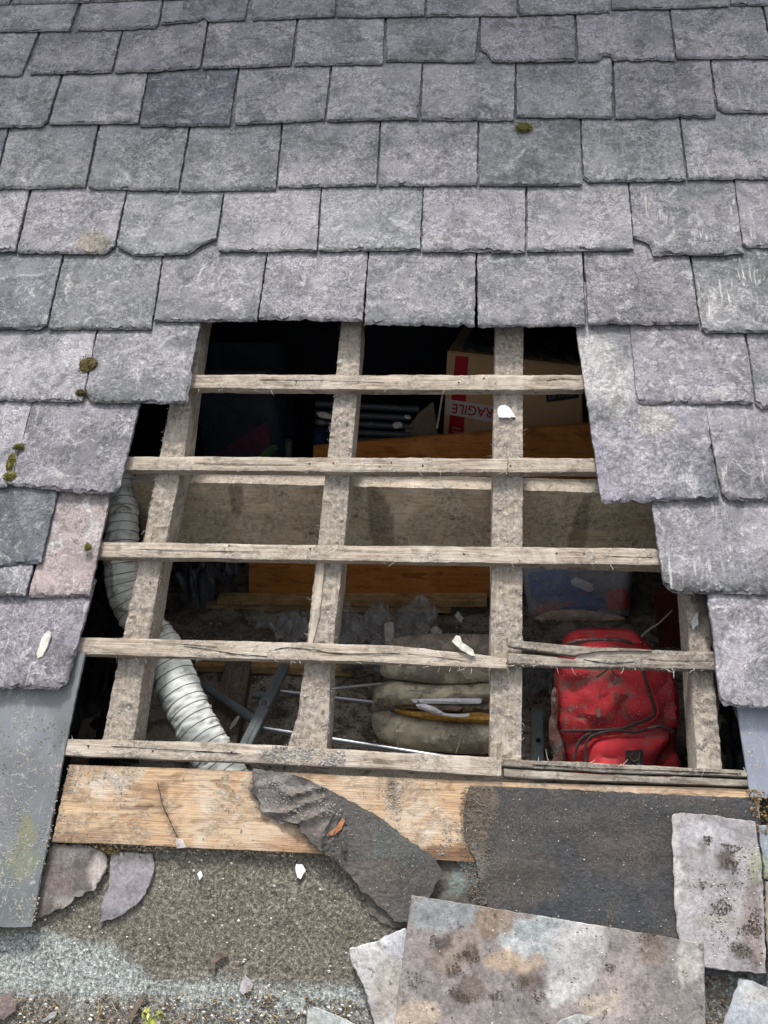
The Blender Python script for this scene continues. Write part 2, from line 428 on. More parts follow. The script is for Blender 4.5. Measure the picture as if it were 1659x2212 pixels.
# ------------------------------------------------------------------ slates
TONE = {'l': ((.222, .215, .232), 'lilac grey'), 'g': ((.197, .202, .206), 'greenish grey'), 'd': ((.150, .158, .176), 'dark blue grey'),
        'n': ((.205, .205, .215), 'mid grey'), 'p': ((.265, .262, .272), 'pale grey'), 'w': ((.245, .240, .256), 'light lilac grey')}
TAILH, TH_S = .0225, .0078
ORD = ['first', 'second', 'third', 'fourth', 'fifth', 'sixth', 'seventh', 'eighth', 'ninth', 'tenth']
SN = [0]; ENDS = []; OUT = []
def slate(bottom, tr, tl, tone, label, group='slates of the roof', ext=1.05, streak=0, tail=.011, lift=0, colfun=None, step=.02):
    """bottom: tail points left to right (px); tr, tl: where the side edges meet the course above."""
    SN[0] += 1
    cx = sum(p[0] for p in bottom)/len(bottom); cy = sum(p[1] for p in bottom)/len(bottom)
    o = P((cx+tr[0]+tl[0])/3, (cy+tr[1]+tl[1])/3, .01)
    bp = px_poly(bottom, .022, o); top = px_poly([tr, tl], .013, o)
    vb = sum(p.y for p in bp)/len(bp); g = (top[0].y+top[1].y)/2-vb
    dr = (top[0]-bp[-1]); dl = (top[1]-bp[0])
    R = top[0]+dr.normalized()*g*ext; L = top[1]+dl.normalized()*g*ext
    if len(bottom) > 3:                                     # chipped corners: run the sides straight up
        R = top[0]+Vector((0, 1))*g*ext; L = top[1]+Vector((0, 1))*g*ext
        R.x += (dr.x/dr.y if dr.y > g*.9 else 0)*g*ext; L.x += (dl.x/dl.y if dl.y > g*.9 else 0)*g*ext
    poly = bp+[top[0], R, L, top[1]]
    Lt = g*(1+ext)
    rnd = random.Random(SN[0]*13); tw = rnd.uniform(-.0012, .0022); lf = rnd.uniform(0, .0016)
    def hf(u, v): return (TAILH+lift+lf)*(1-(v-vb)/Lt)-.01+tw*u/.3*(1-(v-vb)/Lt)
    bm = plate(poly, hf, TH_S, side=.0016, tail=tail, tailedges=list(range(len(bp)-1)), step=step, seg=.0055, seed=SN[0], jag=.0009)
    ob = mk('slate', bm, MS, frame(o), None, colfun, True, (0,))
    ENDS.append((P(bottom[0][0], bottom[0][1], .022), P(bottom[-1][0], bottom[-1][1], .022), g))
    c = TONE[tone][0]; k = rnd.uniform(.90, 1.12)*(lambda yy: 1.27 if yy < 180 else 1.27-.33*min(1, (yy-180)/560))((bottom[0][1]+bottom[-1][1])/2)  # colour lightened towards the top courses to even out grazing light
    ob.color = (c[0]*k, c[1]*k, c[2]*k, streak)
    return tag(ob, label, 'slate', group)
def course(name, rows):
    n = 0
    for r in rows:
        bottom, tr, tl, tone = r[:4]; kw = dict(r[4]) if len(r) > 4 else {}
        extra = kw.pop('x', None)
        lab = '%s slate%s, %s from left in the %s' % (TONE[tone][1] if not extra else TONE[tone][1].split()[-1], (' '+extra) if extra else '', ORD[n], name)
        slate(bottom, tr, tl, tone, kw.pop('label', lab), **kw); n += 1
    a_, b_ = ENDS[-len(rows)], ENDS[-1]
    OUT.append((-1, a_[0].dot(U), a_[0].dot(V), ENDS[-2][2])); OUT.append((1, b_[1].dot(U), b_[1].dot(V), ENDS[-2][2]))
course('topmost course', [
 ([(-35, 72), (152, 70)], (177, -6), (-18, -6), 'p'),
 ([(167, 68), (250, 68), (335, 64), (344, 56)], (353, -6), (181, -6), 'w'),
 ([(348, 56), (425, 50), (440, 41), (452, 50), (530, 46)], (541, -6), (356, -6), 'n', dict(x='with a chipped tail')),
 ([(546, 47), (724, 39)], (727, -6), (543, -6), 'n'),
 ([(728, 40), (836, 40), (917, 37)], (919, -6), (730, -6), 'n'),
 ([(921, 37), (1117, 38)], (1115, -6), (922, -6), 'l'),
 ([(1122, 36), (1316, 30)], (1315, -6), (1118, -6), 'g'),
 ([(1321, 23), (1500, 22), (1573, 17)], (1572, -6), (1318, -6), 'g'),
 ([(1578, 14), (1598, 16), (1612, 15)], (1617, -6), (1576, -6), 'n', dict(x='showing only a stub')),
])
course('second course down', [
 ([(-120, 168), (40, 167), (49, 164)], (85, 73), (-80, 74), 'n'),
 ([(65, 164), (243, 160)], (265, 70), (89, 72), 'n'),
 ([(249, 161), (340, 158), (434, 150)], (449, 50), (268, 69), 'l'),
 ([(438, 151), (590, 147), (630, 144)], (641, 46), (453, 51), 'l'),
 ([(636, 145), (827, 142)], (831, 42), (645, 46), 'n'),
 ([(833, 135), (1000, 137), (1026, 136)], (1036, 42), (837, 30), 'g', dict(x='with a white lichen spot')),
 ([(1038, 106), (1050, 125), (1070, 139), (1243, 136)], (1241, 37), (1038, 42), 'l', dict(x='with a flaked face')),
 ([(1248, 136), (1294, 134), (1302, 123), (1317, 123), (1324, 133), (1457, 135)], (1444, 26), (1244, 37), 'l', dict(x='with a notch in its tail')),
 ([(1461, 131), (1640, 130), (1668, 129)], (1639, -6), (1446, 23), 'l'),
 ([(1672, 129), (1860, 127)], (1830, -6), (1643, -6), 'g'),
])
course('third course down', [
 ([(-90, 279), (90, 278), (104, 265)], (134, 167), (-62, 168), 'g'),
 ([(108, 272), (300, 270)], (320, 162), (138, 166), 'p'),
 ([(303, 276), (497, 275)], (515, 152), (323, 161), 'd', dict(x='with scratched tail')),
 ([(508, 273), (702, 263)], (715, 146), (518, 152), 'p'),
 ([(706, 266), (905, 262), (906, 225)], (912, 139), (718, 145), 'p', dict(x='with a pale vein')),
 ([(910, 262), (1110, 264)], (1113, 141), (914, 140), 'w'),
 ([(1115, 256), (1321, 258)], (1321, 132), (1115, 141), 'g'),
 ([(1328, 260), (1545, 257)], (1532, 133), (1325, 135), 'l'),
 ([(1549, 238), (1566, 247), (1745, 246)], (1730, 130), (1535, 133), 'l', dict(x='with pale scratches', streak=.5)),
])
course('fourth course down', [
 ([(-190, 408), (-13, 408)], (19, 282), (-170, 282), 'd', dict(x='seen as a sliver')),
 ([(-8, 411), (186, 407)], (213, 275), (22, 282), 'g'),
 ([(191, 411), (386, 415)], (409, 280), (217, 275), 'g'),
 ([(391, 416), (596, 413)], (609, 272), (412, 280), 'g'),
 ([(600, 408), (814, 404)], (821, 268), (612, 272), 'p'),
 ([(818, 405), (1031, 403)], (1032, 267), (823, 268), 'w'),
 ([(1035, 405), (1257, 404)], (1252, 260), (1034, 268), 'g', dict(x='with a moss tuft on top')),
 ([(1259, 386), (1270, 397), (1480, 394)], (1466, 265), (1255, 260), 'g', dict(streak=.35)),
 ([(1485, 391), (1700, 390)], (1685, 248), (1469, 262), 'p', dict(x='with whitish streaks', streak=1)),
])
course('fifth course down', [
 ([(-170, 548), (36, 545)], (66, 412), (-140, 412), 'p', dict(x='with a ragged side')),
 ([(39, 550), (228, 552), (249, 536)], (275, 414), (72, 412), 'l', dict(x='with a yellow lichen stain', colfun=blot((1, 1, 1), [(200, 525, 34, 26, (.72, .66, .45), .8)], 10))),
 ([(253, 535), (288, 555), (408, 553), (436, 532), (469, 519)], (484, 416), (278, 413), 'g', dict(x='with a split lower edge')),
 ([(472, 547), (685, 545)], (694, 412), (486, 418), 'p'),
 ([(688, 547), (908, 542)], (914, 405), (696, 412), 'g'),
 ([(911, 547), (1134, 549)], (1135, 408), (915, 407), 'l'),
 ([(1138, 546), (1368, 544)], (1356, 398), (1138, 408), 'p'),
 ([(1367, 515), (1402, 530), (1410, 556), (1605, 553)], (1584, 395), (1358, 400), 'n', dict(x='with a broken corner', streak=1)),
 ([(1602, 530), (1615, 538), (1850, 540)], (1800, 393), (1586, 396), 'l', dict(streak=.7)),
])
course('course above the hole', [
 ([(-130, 715), (88, 715), (104, 705)], (137, 556), (-80, 552), 'd', dict(x='with a clipped corner')),
 ([(105, 714), (329, 715)], (352, 556), (140, 554), 'g'),
 ([(334, 697), (556, 697)], (577, 553), (355, 556), 'n'),
 ([(559, 693), (784, 697)], (795, 553), (579, 553), 'l'),
 ([(787, 705), (1025, 709)], (1028, 553), (797, 549), 'n'),
 ([(1032, 710), (1264, 707)], (1257, 550), (1030, 552), 'n'),
 ([(1270, 704), (1509, 705)], (1489, 560), (1260, 550), 'l'),
 ([(1514, 714), (1526, 722), (1760, 720)], (1740, 545), (1491, 559), 'g', dict(x='with white streaks', streak=1)),
])
GL = 'slates of the roof'
slate([(-50, 868), (181, 870)], (211, 716), (-20, 716), 'p', 'pale grey slate left of the hole with a moss tuft on its right edge')
slate([(186, 850), (200, 873), (408, 876), (415, 803)], (433, 703), (213, 716), 'n', 'mid grey slate at upper left corner of the hole, over the top batten end')
slate([(-200, 1058), (17, 1055), (45, 975)], (70, 873), (-190, 868), 'w', 'lilac grey slate at left edge of the photo beside the yellow green moss')
slate([(25, 1050), (150, 1065), (250, 1070), (262, 1055)], (304, 874), (73, 872), 'l', 'large lilac grey slate at the left end of the second batten', ext=.95)
slate([(-150, 1230), (0, 1228), (92, 1217)], (128, 1064), (-120, 1060), 'd', 'small blue grey slate lapping the pinkish slate on the left')
pk = slate([(60, 1290), (193, 1288)], (237, 1072), (118, 1064), 'w', 'pinkish bare slate beside the left end of the third batten', ext=.25, lift=-.009)
pk.color = (.30, .255, .245, .3)
lo = slate([(-110, 1490), (60, 1488), (125, 1494), (148, 1478), (170, 1390)], (203, 1262), (-60, 1236), 'l', 'large mauve slate left of the fourth batten with a plaster sliver on it', ext=.06, lift=.0, tail=.009)
lo.color = (.185, .175, .195, .5)
slate([(1375, 868), (1387, 876), (1625, 874)], (1607, 723), (1360, 712), 'l', 'lilac slate with a cracked upper edge, right of the bare holed slate')
slate([(1630, 872), (1645, 884), (1900, 885)], (1870, 720), (1611, 723), 'n', 'streaked slate cut by the right edge beside the cracked lilac slate', streak=.9)
hol = slate([(1297, 1086), (1305, 1091), (1553, 1080), (1536, 960)], (1500, 700), (1243, 700), 'n', 'long bare slate with a nail hole, right of the top of the hole', ext=.3,
  colfun=blot((1.05, 1.03, 1.1), [(1300, 800, 70, 110, (1.9, 1.85, 1.7), .8), (1390, 800, 40, 100, (1.5, 1.45, 1.38), .7), (1310, 740, 40, 30, (2.1, 2.0, 1.85), .6), (1400, 905, 60, 22, (1.6, 1.5, 1.25), .6), (1280, 900, 25, 40, (.7, .7, .7), .5)]))
slate([(1557, 1068), (1575, 1083), (1830, 1086)], (1800, 880), (1521, 880), 'l', 'large lilac slate at the right edge, right of the long holed slate', streak=.8)
slate([(1432, 1262), (1450, 1283), (1680, 1286), (1740, 1286)], (1700, 1086), (1406, 1092), 'w', 'wide light lilac slate with black lichen dots, right of the third batten', tail=.012, ext=.9,
  colfun=blot((1.05, 1.05, 1.05), [(1480, 1262, 70, 20, (.45, .46, .44), .8), (1640, 1255, 40, 14, (.6, .6, .6), .6), (1560, 1278, 120, 9, (.35, .36, .33), .8)], 14), streak=.6)
slate([(1552, 1512), (1562, 1526), (1659, 1533), (1840, 1536)], (1800, 1285), (1527, 1290), 'w', 'light lilac slate at the right edge at the end of the fourth batten', tail=.009)
# the same slating carried on beyond the edges of the photograph
for i_, sd_ in ((-13, -1), (-11, -1), (-10, -1), (-8, -1), (-5, 1), (-3, 1), (-2, 1), (-1, 1)):
    try: e_ = ENDS[i_]
    except IndexError: continue
    q_ = e_[0] if sd_ < 0 else e_[1]
    if abs(q_.dot(U)) > .68: OUT.append((sd_, q_.dot(U), q_.dot(V), .23))
for x_, y_, sd_ in ((-262, 1998, -1), (1765, 1735, 1)): q_ = P(x_, y_, .0); OUT.append((sd_, q_.dot(U), q_.dot(V), .25))
obm = bmesh.new(); orr = random.Random(5); vt = max(o_[2] for o_ in OUT); rowsx = []
for sd_, u_, v_, g_ in OUT:
    g_ = max(.13, min(.25, g_)); x = u_
    while abs(x) < 2.3:
        w_ = orr.uniform(.26, .31); rowsx.append((min(x, x+sd_*w_)+.002, max(x, x+sd_*w_)-.002, v_+orr.uniform(-.004, .004), g_)); x += sd_*w_
for k_ in (1, 2):
    x = -2.3+.13*k_
    while x < 2.2: w_ = orr.uniform(.25, .30); rowsx.append((x+.002, x+w_-.002, vt+.145*k_-.03, .15)); x += w_
for j_, (ua, ub, v_, g_) in enumerate(rowsx):
    Lt = g_*2.05
    pb = plate([Vector((ua, v_)), Vector((ub, v_)), Vector((ub, v_+Lt)), Vector((ua, v_+Lt))], lambda u, v: TAILH*(1-(v-v_)/Lt), TH_S, tail=.010, tailedges=[0], step=.06, seg=.016, seed=j_, jag=.0011)
    me_ = bpy.data.meshes.new('t'); pb.to_mesh(me_); pb.free(); obm.from_mesh(me_); bpy.data.meshes.remove(me_)
ro = mk('roof_slating', obm, MS, frame(Vector()), None, lambda p: (1+.12*noise.noise(p*4),)*3, False); ro.color = (.22, .217, .23, .3); ro['kind'] = 'structure'
# nail hole of the long slate, its shade painted as a black disc
def flake(name, px, h, mat, th=.002, parent=None, **kw):
    kw.setdefault('seg', .003); kw.setdefault('step', .01); kw.setdefault('jag', .0008); kw.setdefault('side', .0006)
    return slabpx(name, px, h, mat, th, parent, **kw)
M_BLACK = simple('dark_hole', (.01, .01, .01), .95)
flake('nail_hole', [(1275, 815), (1283, 814), (1291, 817), (1289, 827), (1282, 829), (1279, 822), (1274, 822)], .0152, M_BLACK, .0006, hol)
# smooth replacement slates
M_FIB = simple('smooth_grey_slate', (.165, .185, .215), .5, .12, 5, dust=.0, bump=.0006, spec=.45)
def fib_mat():
    g = G('weathered_smooth_slate'); at = g.attr().outputs['Color']
    c = g.mix(1, at, g.ramp(g.noise(8, 4, .6, .6), [(.3, .85), (.7, 1.15)]), 'MULTIPLY')
    z = g.ramp(g.noise(7, 4, .7, .5), [(.46, 0), (.58, 1)])
    s = g.ramp(g.noise(85, 5, .8, .4), [(.52, 0), (.60, .9)])
    c = g.mix(g.math('MULTIPLY', z, s), c, g.ramp(g.noise(230, 3), [(.4, (.10, .085, .07)), (.56, (.40, .38, .34))]))
    st = g.ramp(g.noise(1, 3, .6, .4, g.scl((80, 9, 50))), [(.62, 0), (.72, .35)])
    c = g.mix(st, c, (.42, .43, .44))
    return g.fin(c, .52, g.bump(g.noise(120, 4, .7), .0012, .6), .45)
M_FIBW = fib_mat()
slabpx('slate', [(-160, 1452), (191, 1412), (150, 1600), (112, 1800), (73, 2001), (40, 2003), (-260, 1998)], -.007, M_FIBW, .006, label='long smooth grey slate at lower left with pale crusty lichen and green stain', cat='slate', group=GL,
  colfun=blot((.145, .152, .160), [(50, 1800, 20, 36, (.19, .19, .08), .7), (60, 1560, 60, 70, (.20, .215, .235), .6), (60, 1900, 70, 90, (.105, .12, .12), .8), (10, 1960, 40, 60, (.09, .11, .11), .6), (40, 1850, 30, 40, (.16, .17, .08), .5)]), side=.001, jag=.0004, hf=lambda u, v: .004+.006*(v+.25)/.6)
slabpx('slate', [(1588, 1510), (1700, 1500), (1760, 1730), (1619, 1722), (1600, 1600)], -.004, M_FIBW, .006, label='clean smooth blue grey slate at the right edge beside the fourth rafter', cat='slate', group=GL,
  colfun=lambda p: (.20, .22, .27), side=.001, jag=.0003)
# ------------------------------------------------------------------ timbers
def beam(name, st, h, depth, mat, parent=None, colfun=None, label=None, cat=None, group=None, crust=.001, seg=.009, ny=8, wob=.0008, down=N, endjag=.003, seed=0):
    """st: stations (ax,ay,bx,by) - the two edges of the top face in the photograph; depth goes straight into the roof."""
    A = [P(s[0], s[1], h) for s in st]; B = [P(s[2], s[3], h) for s in st]
    o = sum(A+B, Vector())/(2*len(A)); x = ((A[-1]+B[-1])-(A[0]+B[0])).normalized(); x = (x-N*x.dot(N)).normalized(); y = N.cross(x)
    ax = Matrix((x, y, N)).transposed(); axi = ax.transposed()
    a = [axi@(p-o) for p in A]; b = [axi@(p-o) for p in B]
    if a[0].y > b[0].y: a, b = b, a                    # a = low y side
    bm = bmesh.new(); rows = []; nz = max(2, int(depth/.012)); sv = Vector((seed*5.3+len(st), h*100, seed))
    tot = 0; S = []
    for i in range(len(a)-1):
        n = max(1, int((a[i+1]-a[i]).length/seg))
        for j in range(n+(1 if i == len(a)-2 else 0)): S.append((a[i].lerp(a[i+1], j/n), b[i].lerp(b[i+1], j/n)))
    for k, (p, q) in enumerate(S):
        prof = [(p.lerp(q, j/ny), 0) for j in range(ny+1)]+[(q, -depth*j/nz) for j in range(1, nz+1)]+[(q.lerp(p, j/3), -depth) for j in (1, 2)]+[(p, -depth*(nz-j)/nz) for j in range(0, nz)]
        row = []
        for j, (r, z) in enumerate(prof):
            c = Vector((r.x, r.y, z)); w = c*28+sv; w.x *= .35
            d = Vector((0, noise.noise(w)+.5*noise.noise(w*4), noise.noise(w+Vector((9, 2, 5)))+.5*noise.noise(w*4)))*wob*2
            if z == 0: d.z += crust*max(-.3, fbm(c*62+sv, 4))*2.6-(.0010 if j in (0, ny) else 0)
            if j == 0: d.y += .001
            if j == ny: d.y -= .001
            if k in (0, len(S)-1): d.x = endjag*noise.noise(c*160+sv)
            row.append(bm.verts.new(c+d))
        rows.append(row)
    m = len(rows[0])
    for k in range(len(rows)-1):
        for j in range(m): bm.faces.new((rows[k][j], rows[k][(j+1) % m], rows[k+1][(j+1) % m], rows[k+1][j]))
    bm.faces.new(rows[0]); bm.faces.new(rows[-1][::-1])
    ob = mk(name, bm, mat, frame(o, ax), parent, colfun, True)
    return tag(ob, label, cat, group)
HR = -.026
def rafter(st, label, **kw): return beam('rafter', st, HR, .072, M_RAF, label=label, cat='rafter', group='rafters under the battens', crust=.0024, seg=.006, ny=11, **kw)
rafter([(404, 620, 452, 620), (395, 703, 436, 703), (365, 878, 412, 878), (346, 980, 399, 980), (300, 1213, 350, 1213), (258, 1410, 316, 1410), (213, 1630, 284, 1630)], 'leftmost rafter, crossing in front of the white ribbed duct', seed=1)
rafter([(740, 620, 783, 620), (735, 703, 782, 703), (722, 850, 772, 850), (703, 1020, 757, 1020), (682, 1213, 741, 1213), (657, 1430, 716, 1430), (643, 1545, 711, 1545), (628, 1590, 708, 1590), (610, 1640, 706, 1640)], 'second rafter from left, splayed and crumbling at its foot', seed=2)
rafter([(1071, 620, 1129, 620), (1070, 715, 1131, 715), (1064, 1000, 1130, 1000), (1061, 1220, 1129, 1220), (1057, 1655, 1127, 1655)], 'third rafter from left with a white chip stuck on it', seed=3)
rafter([(1474, 1180, 1512, 1180), (1482, 1290, 1526, 1290), (1492, 1450, 1542, 1450), (1506, 1670, 1562, 1670)], 'rightmost rafter beside the red backpack', seed=4)
# a strip nailed along the second rafter
beam('cleat', [(683, 1215, 704, 1215), (672, 1330, 690, 1330), (664, 1392, 676, 1392)], HR+.006, .012, M_BAT, label='thin pale strip nailed along the second rafter below the third batten', cat='wood strip', crust=.0004, ny=3)
def batten(st, label, h=0.0, mat=None, **kw): return beam('batten', st, h, .025, mat or M_BAT, label=label, cat='batten', group='roofing battens across the hole', crust=.0006, wob=.0009, **kw)
# stations run along the batten; a = upper edge, b = lower edge
batten([(395, 808, 395, 838), (415, 808, 415, 838), (829, 809, 829, 842), (1262, 809, 1262, 841)], 'topmost batten, crossing in front of the cardboard box', seed=11)
batten([(262, 984, 262, 1014), (283, 985, 281, 1015), (829, 988, 829, 1020), (1096, 990, 1096, 1020)], 'second batten from the top, long left length', seed=12)
batten([(1098, 988, 1098, 1020), (1300, 989, 1300, 1020)], 'second batten from the top, short right length butted over the third rafter', seed=13)
batten([(190, 1169, 190, 1203), (213, 1170, 211, 1203), (829, 1178, 829, 1213), (1440, 1184, 1440, 1221)], 'third batten from the top, running over the purlin', seed=14)
batten([(150, 1376, 145, 1414), (172, 1376, 165, 1414), (500, 1383, 500, 1422), (829, 1393, 829, 1431), (862, 1395, 862, 1433), (930, 1401, 930, 1438), (1094, 1421, 1094, 1446)], 'fourth batten from the top, left length tapering to its broken right end', seed=15, h=.003)
b4 = batten([(1098, 1409, 1098, 1436), (1180, 1416, 1180, 1438), (1240, 1424, 1240, 1440), (1254, 1408, 1254, 1441), (1320, 1402, 1320, 1442), (1560, 1407, 1560, 1447)], 'fourth batten from the top, split right length over the red backpack', mat=M_OLD, seed=16)
beam('splinter', [(1097, 1377, 1097, 1396), (1110, 1382, 1110, 1400), (1180, 1388, 1180, 1409), (1240, 1394, 1240, 1416), (1300, 1398, 1300, 1408), (1409, 1403, 1409, 1406)], .004, .014, M_OLD, b4, seed=17)
batten([(130, 1594, 126, 1632), (155, 1595, 151, 1633), (500, 1604, 500, 1646), (829, 1623, 829, 1662), (1083, 1636, 1083, 1678)], 'lowest batten, pale left length above the pine board', seed=18, h=.002)
batten([(1089, 1638, 1089, 1656), (1300, 1648, 1300, 1669), (1612, 1663, 1613, 1679)], 'lowest batten, upper dark rotten strip at right above the felt', mat=M_OLD, seed=19)
batten([(1089, 1659, 1089, 1680), (1300, 1672, 1300, 1690), (1614, 1682, 1615, 1699)], 'second dark rotten strip just above the black felt', mat=M_OLD, seed=20, h=-.003)
# pine board along the eaves
_pb = blot((1, 1, 1), [(190, 1810, 70, 26, (.5, .45, .42), .7), (135, 1680, 26, 40, (.45, .42, .40), .7), (235, 1690, 40, 26, (1.15, 1.35, 1.7), .6), (640, 1835, 90, 16, (.75, .62, .55), .6), (960, 1790, 60, 22, (1.15, 1.3, 1.5), .5),
   (980, 1840, 70, 26, (.35, .28, .26), .8), (845, 1700, 12, 40, (.3, .36, .42), .75), (880, 1720, 30, 14, (.75, .7, .72), .6), (600, 1700, 80, 24, (.62, .58, .56), .7), (300, 1745, 46, 6, (.35, .32, .32), .8), (520, 1730, 200, 26, (1.05, 1.08, 1.1), .5), (270, 1790, 60, 20, (.8, .7, .6), .5)], 12)
def pinecol(p):
    c = _pb(p); x, y = proj(p)
    d = abs(x-(350 if y < 1700 else 350+max(0, (y-1740)*.45)))                 # resin crack running down the board
    if 1690 < y < 1815 and d < 9: c = [v*(.45+.05*d) for v in c]
    return c
beam('fascia_board', [(150, 1651, 112, 1819), (375, 1658, 340, 1828), (829, 1677, 829, 1851), (1010, 1686, 1010, 1862), (1640, 1704, 1640, 1886)], -.010, .019, M_PINE, colfun=pinecol, label='orange pine board running along the foot of the hole', cat='board', crust=.0002, ny=24, seg=.010, wob=.0006)
# purlin: a deep beam under the rafters
pt = P(829, 1052, -.1); ypur = pt.y
bm = bmesh.new(); xa = Yp(297, 1100, ypur).x; xb = Yp(1470, 1100, ypur).x; zb = Yp(829, 1216, ypur).z
nx, nz = 150, 16; sec = []
for i in range(nx+1):
    x = xa+(xb-xa)*i/nx; row = []
    pr = [(0, zb+(pt.z-zb)*j/nz) for j in range(nz+1)]+[(.022, pt.z+.001), (.045, pt.z+.001), (.07, pt.z)]+[(.07, zb)]
    for j, (yy, zz) in enumerate(pr):
        c = Vector((x, ypur+yy, zz)); k = .0022 if j > nz-1 else .0015
        c += Vector((0, noise.noise(c*25)*k+noise.noise(c*90)*.0008, noise.noise(c*40+Vector((3, 3, 3)))*k))
        row.append(bm.verts.new(c-Vector((0, ypur, pt.z))))
    sec.append(row)
for i in range(nx):
    for j in range(len(sec[0])-1): bm.faces.new((sec[i][j], sec[i][j+1], sec[i+1][j+1], sec[i+1][j]))
    bm.faces.new((sec[i][-1], sec[i][0], sec[i+1][0], sec[i+1][-1]))
bm.faces.new(sec[0]); bm.faces.new(sec[-1][::-1])
def purcol(p):
    if p.z > pt.z-.006: return (1.0, 1.05, 1.2)
    k = noise.noise(Vector((p.x*11, p.z*3, 2)))
    return (1, 1, 1) if k < .28 else (.6, .58, .58)
mk('purlin', bm, M_PUR, Matrix.Translation((0, ypur, pt.z)), None, purcol, True)
tag(bpy.data.objects['purlin'], 'deep brown beam running across under the rafters with a dusty top', 'beam')
# ------------------------------------------------------------------ mineral felt, torn felt, slabs at the foot
BR = (.145, .132, .108); GRN = (.265, .285, .272)
def feltcol(p):
    x, y = proj(p)
    x2 = x+60*fbm(p*4, 3); y2 = y+42*fbm(p*4+Vector((4, 1, 2)), 4)
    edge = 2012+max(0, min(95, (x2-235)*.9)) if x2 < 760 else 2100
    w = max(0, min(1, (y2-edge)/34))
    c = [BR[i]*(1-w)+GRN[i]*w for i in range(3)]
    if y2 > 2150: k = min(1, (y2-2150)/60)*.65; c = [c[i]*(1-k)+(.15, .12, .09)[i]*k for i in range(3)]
    if 940 < x < 1030 and 1860 < y < 1920: c = [.24, .30, .28]
    return c
fo = P(830, 2020, -.030)
fpx = [(-1300, 1760), (2900, 1880), (2900, 2640), (-1300, 2640)]
bm = bmesh.new(); cs = [P(x, y, -.030)-fo for x, y in fpx]; nx, ny = 360, 76; rows = []
for j in range(ny+1):
    row = []
    for i in range(nx+1):
        a = cs[0].lerp(cs[1], i/nx); b = cs[3].lerp(cs[2], i/nx); q = a.lerp(b, j/ny); u, v = q.dot(U), q.dot(V)
        row.append(bm.verts.new((u, v, .0035*fbm(Vector((u*7, v*7, 0)), 4)+.0012*noise.noise(Vector((u*80, v*80, 0))))))
    rows.append(row)
for j in range(ny):
    for i in range(nx): bm.faces.new((rows[j][i], rows[j][i+1], rows[j+1][i+1], rows[j+1][i]))
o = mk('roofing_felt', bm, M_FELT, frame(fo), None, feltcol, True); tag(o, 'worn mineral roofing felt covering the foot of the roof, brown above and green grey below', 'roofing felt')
def sheet(name, px, h, hf, mat, colfun, label, cat, th=.0025, step=.009, jag=.0009, seg=.005, group=None):
    return slabpx(name, px, h, mat, th, None, colfun, label, cat, group, hf=hf, step=step, jag=jag, seg=seg, side=.001, relief=.0003, seed=len(px))
_to = P(750, 1800, 0)
_fa = px_poly([(738, 1716)], -.004, P(700+43, 1806, -.004))[0]
TPX = [(548, 1660), (570, 1664), (590, 1668), (622, 1669), (665, 1684), (710, 1703), (829, 1771), (885, 1815), (940, 1854), (957, 1888), (944, 1905), (933, 1930), (925, 1950), (918, 1972), (890, 1990), (850, 1992), (829, 1968), (815, 1962), (795, 1935), (780, 1926), (765, 1898), (742, 1880), (728, 1860), (703, 1848), (690, 1836), (670, 1820), (664, 1806), (648, 1799), (650, 1783), (628, 1778), (606, 1781), (590, 1768), (577, 1764), (561, 1747), (566, 1738), (553, 1722), (540, 1709), (551, 1696), (544, 1680)]
_tc = P(sum(p[0] for p in TPX)/len(TPX), sum(p[1] for p in TPX)/len(TPX), -.004)
_fa = px_poly([(748, 1712)], -.004, _tc)[0]
def torn_h(u, v):
    # drapes from the board down to the felt; creased in a fan at its upper left
    z = .004*fbm(Vector((u*10, v*10, 5)), 4)
    dx, dy = u-_fa.x, v-_fa.y; d = math.hypot(dx, dy); an = math.atan2(dy, dx)
    k = max(0, 1-abs(d-.12)/.125)*(1 if dx < .01 else 0)
    z += k*.013*(1-abs(math.sin(an*9+3*noise.noise(Vector((u*14, v*14, 0))))))**1.5 + k*.005*abs(noise.noise(Vector((u*60, v*60, 0))))
    return z+max(-.014, min(0, (v+.02)*.14))
sheet('felt_remnant', [(760, 1856), (840, 1850), (905, 1860), (955, 1850), (990, 1866), (1004, 1890), (1036, 1925), (1046, 1965), (960, 1990), (880, 2010), (835, 1996), (800, 1975), (778, 1930), (752, 1895)], -.0285, lambda u, v: .003*fbm(Vector((u*20, v*20, 2)), 3), M_TAR, blot((.11, .098, .082), [(985, 1900, 20, 34, (.20, .24, .22), .8), (900, 1980, 60, 16, (.16, .14, .12), .7)], 12), 'brown ragged felt remnant under the tip of the torn strip', 'felt', jag=.003)
sheet('torn_felt', TPX,
  -.004, torn_h, M_TAR, blot((.088, .085, .080), [(605, 1715, 64, 56, (.21, .19, .18), .8), (860, 1840, 60, 40, (.10, .12, .12), .7), (660, 1760, 60, 60, (.17, .14, .13), .7), (800, 1910, 70, 60, (.14, .12, .105), .8)]),
  'torn strip of dark felt lying diagonally over the pine board', 'felt', step=.006, jag=.0014)
def blk_h(u, v): return .0035*fbm(Vector((u*7, v*16, 1)), 3)+(.004*max(0, noise.noise(Vector((u*6+1, v*45, 3)))))
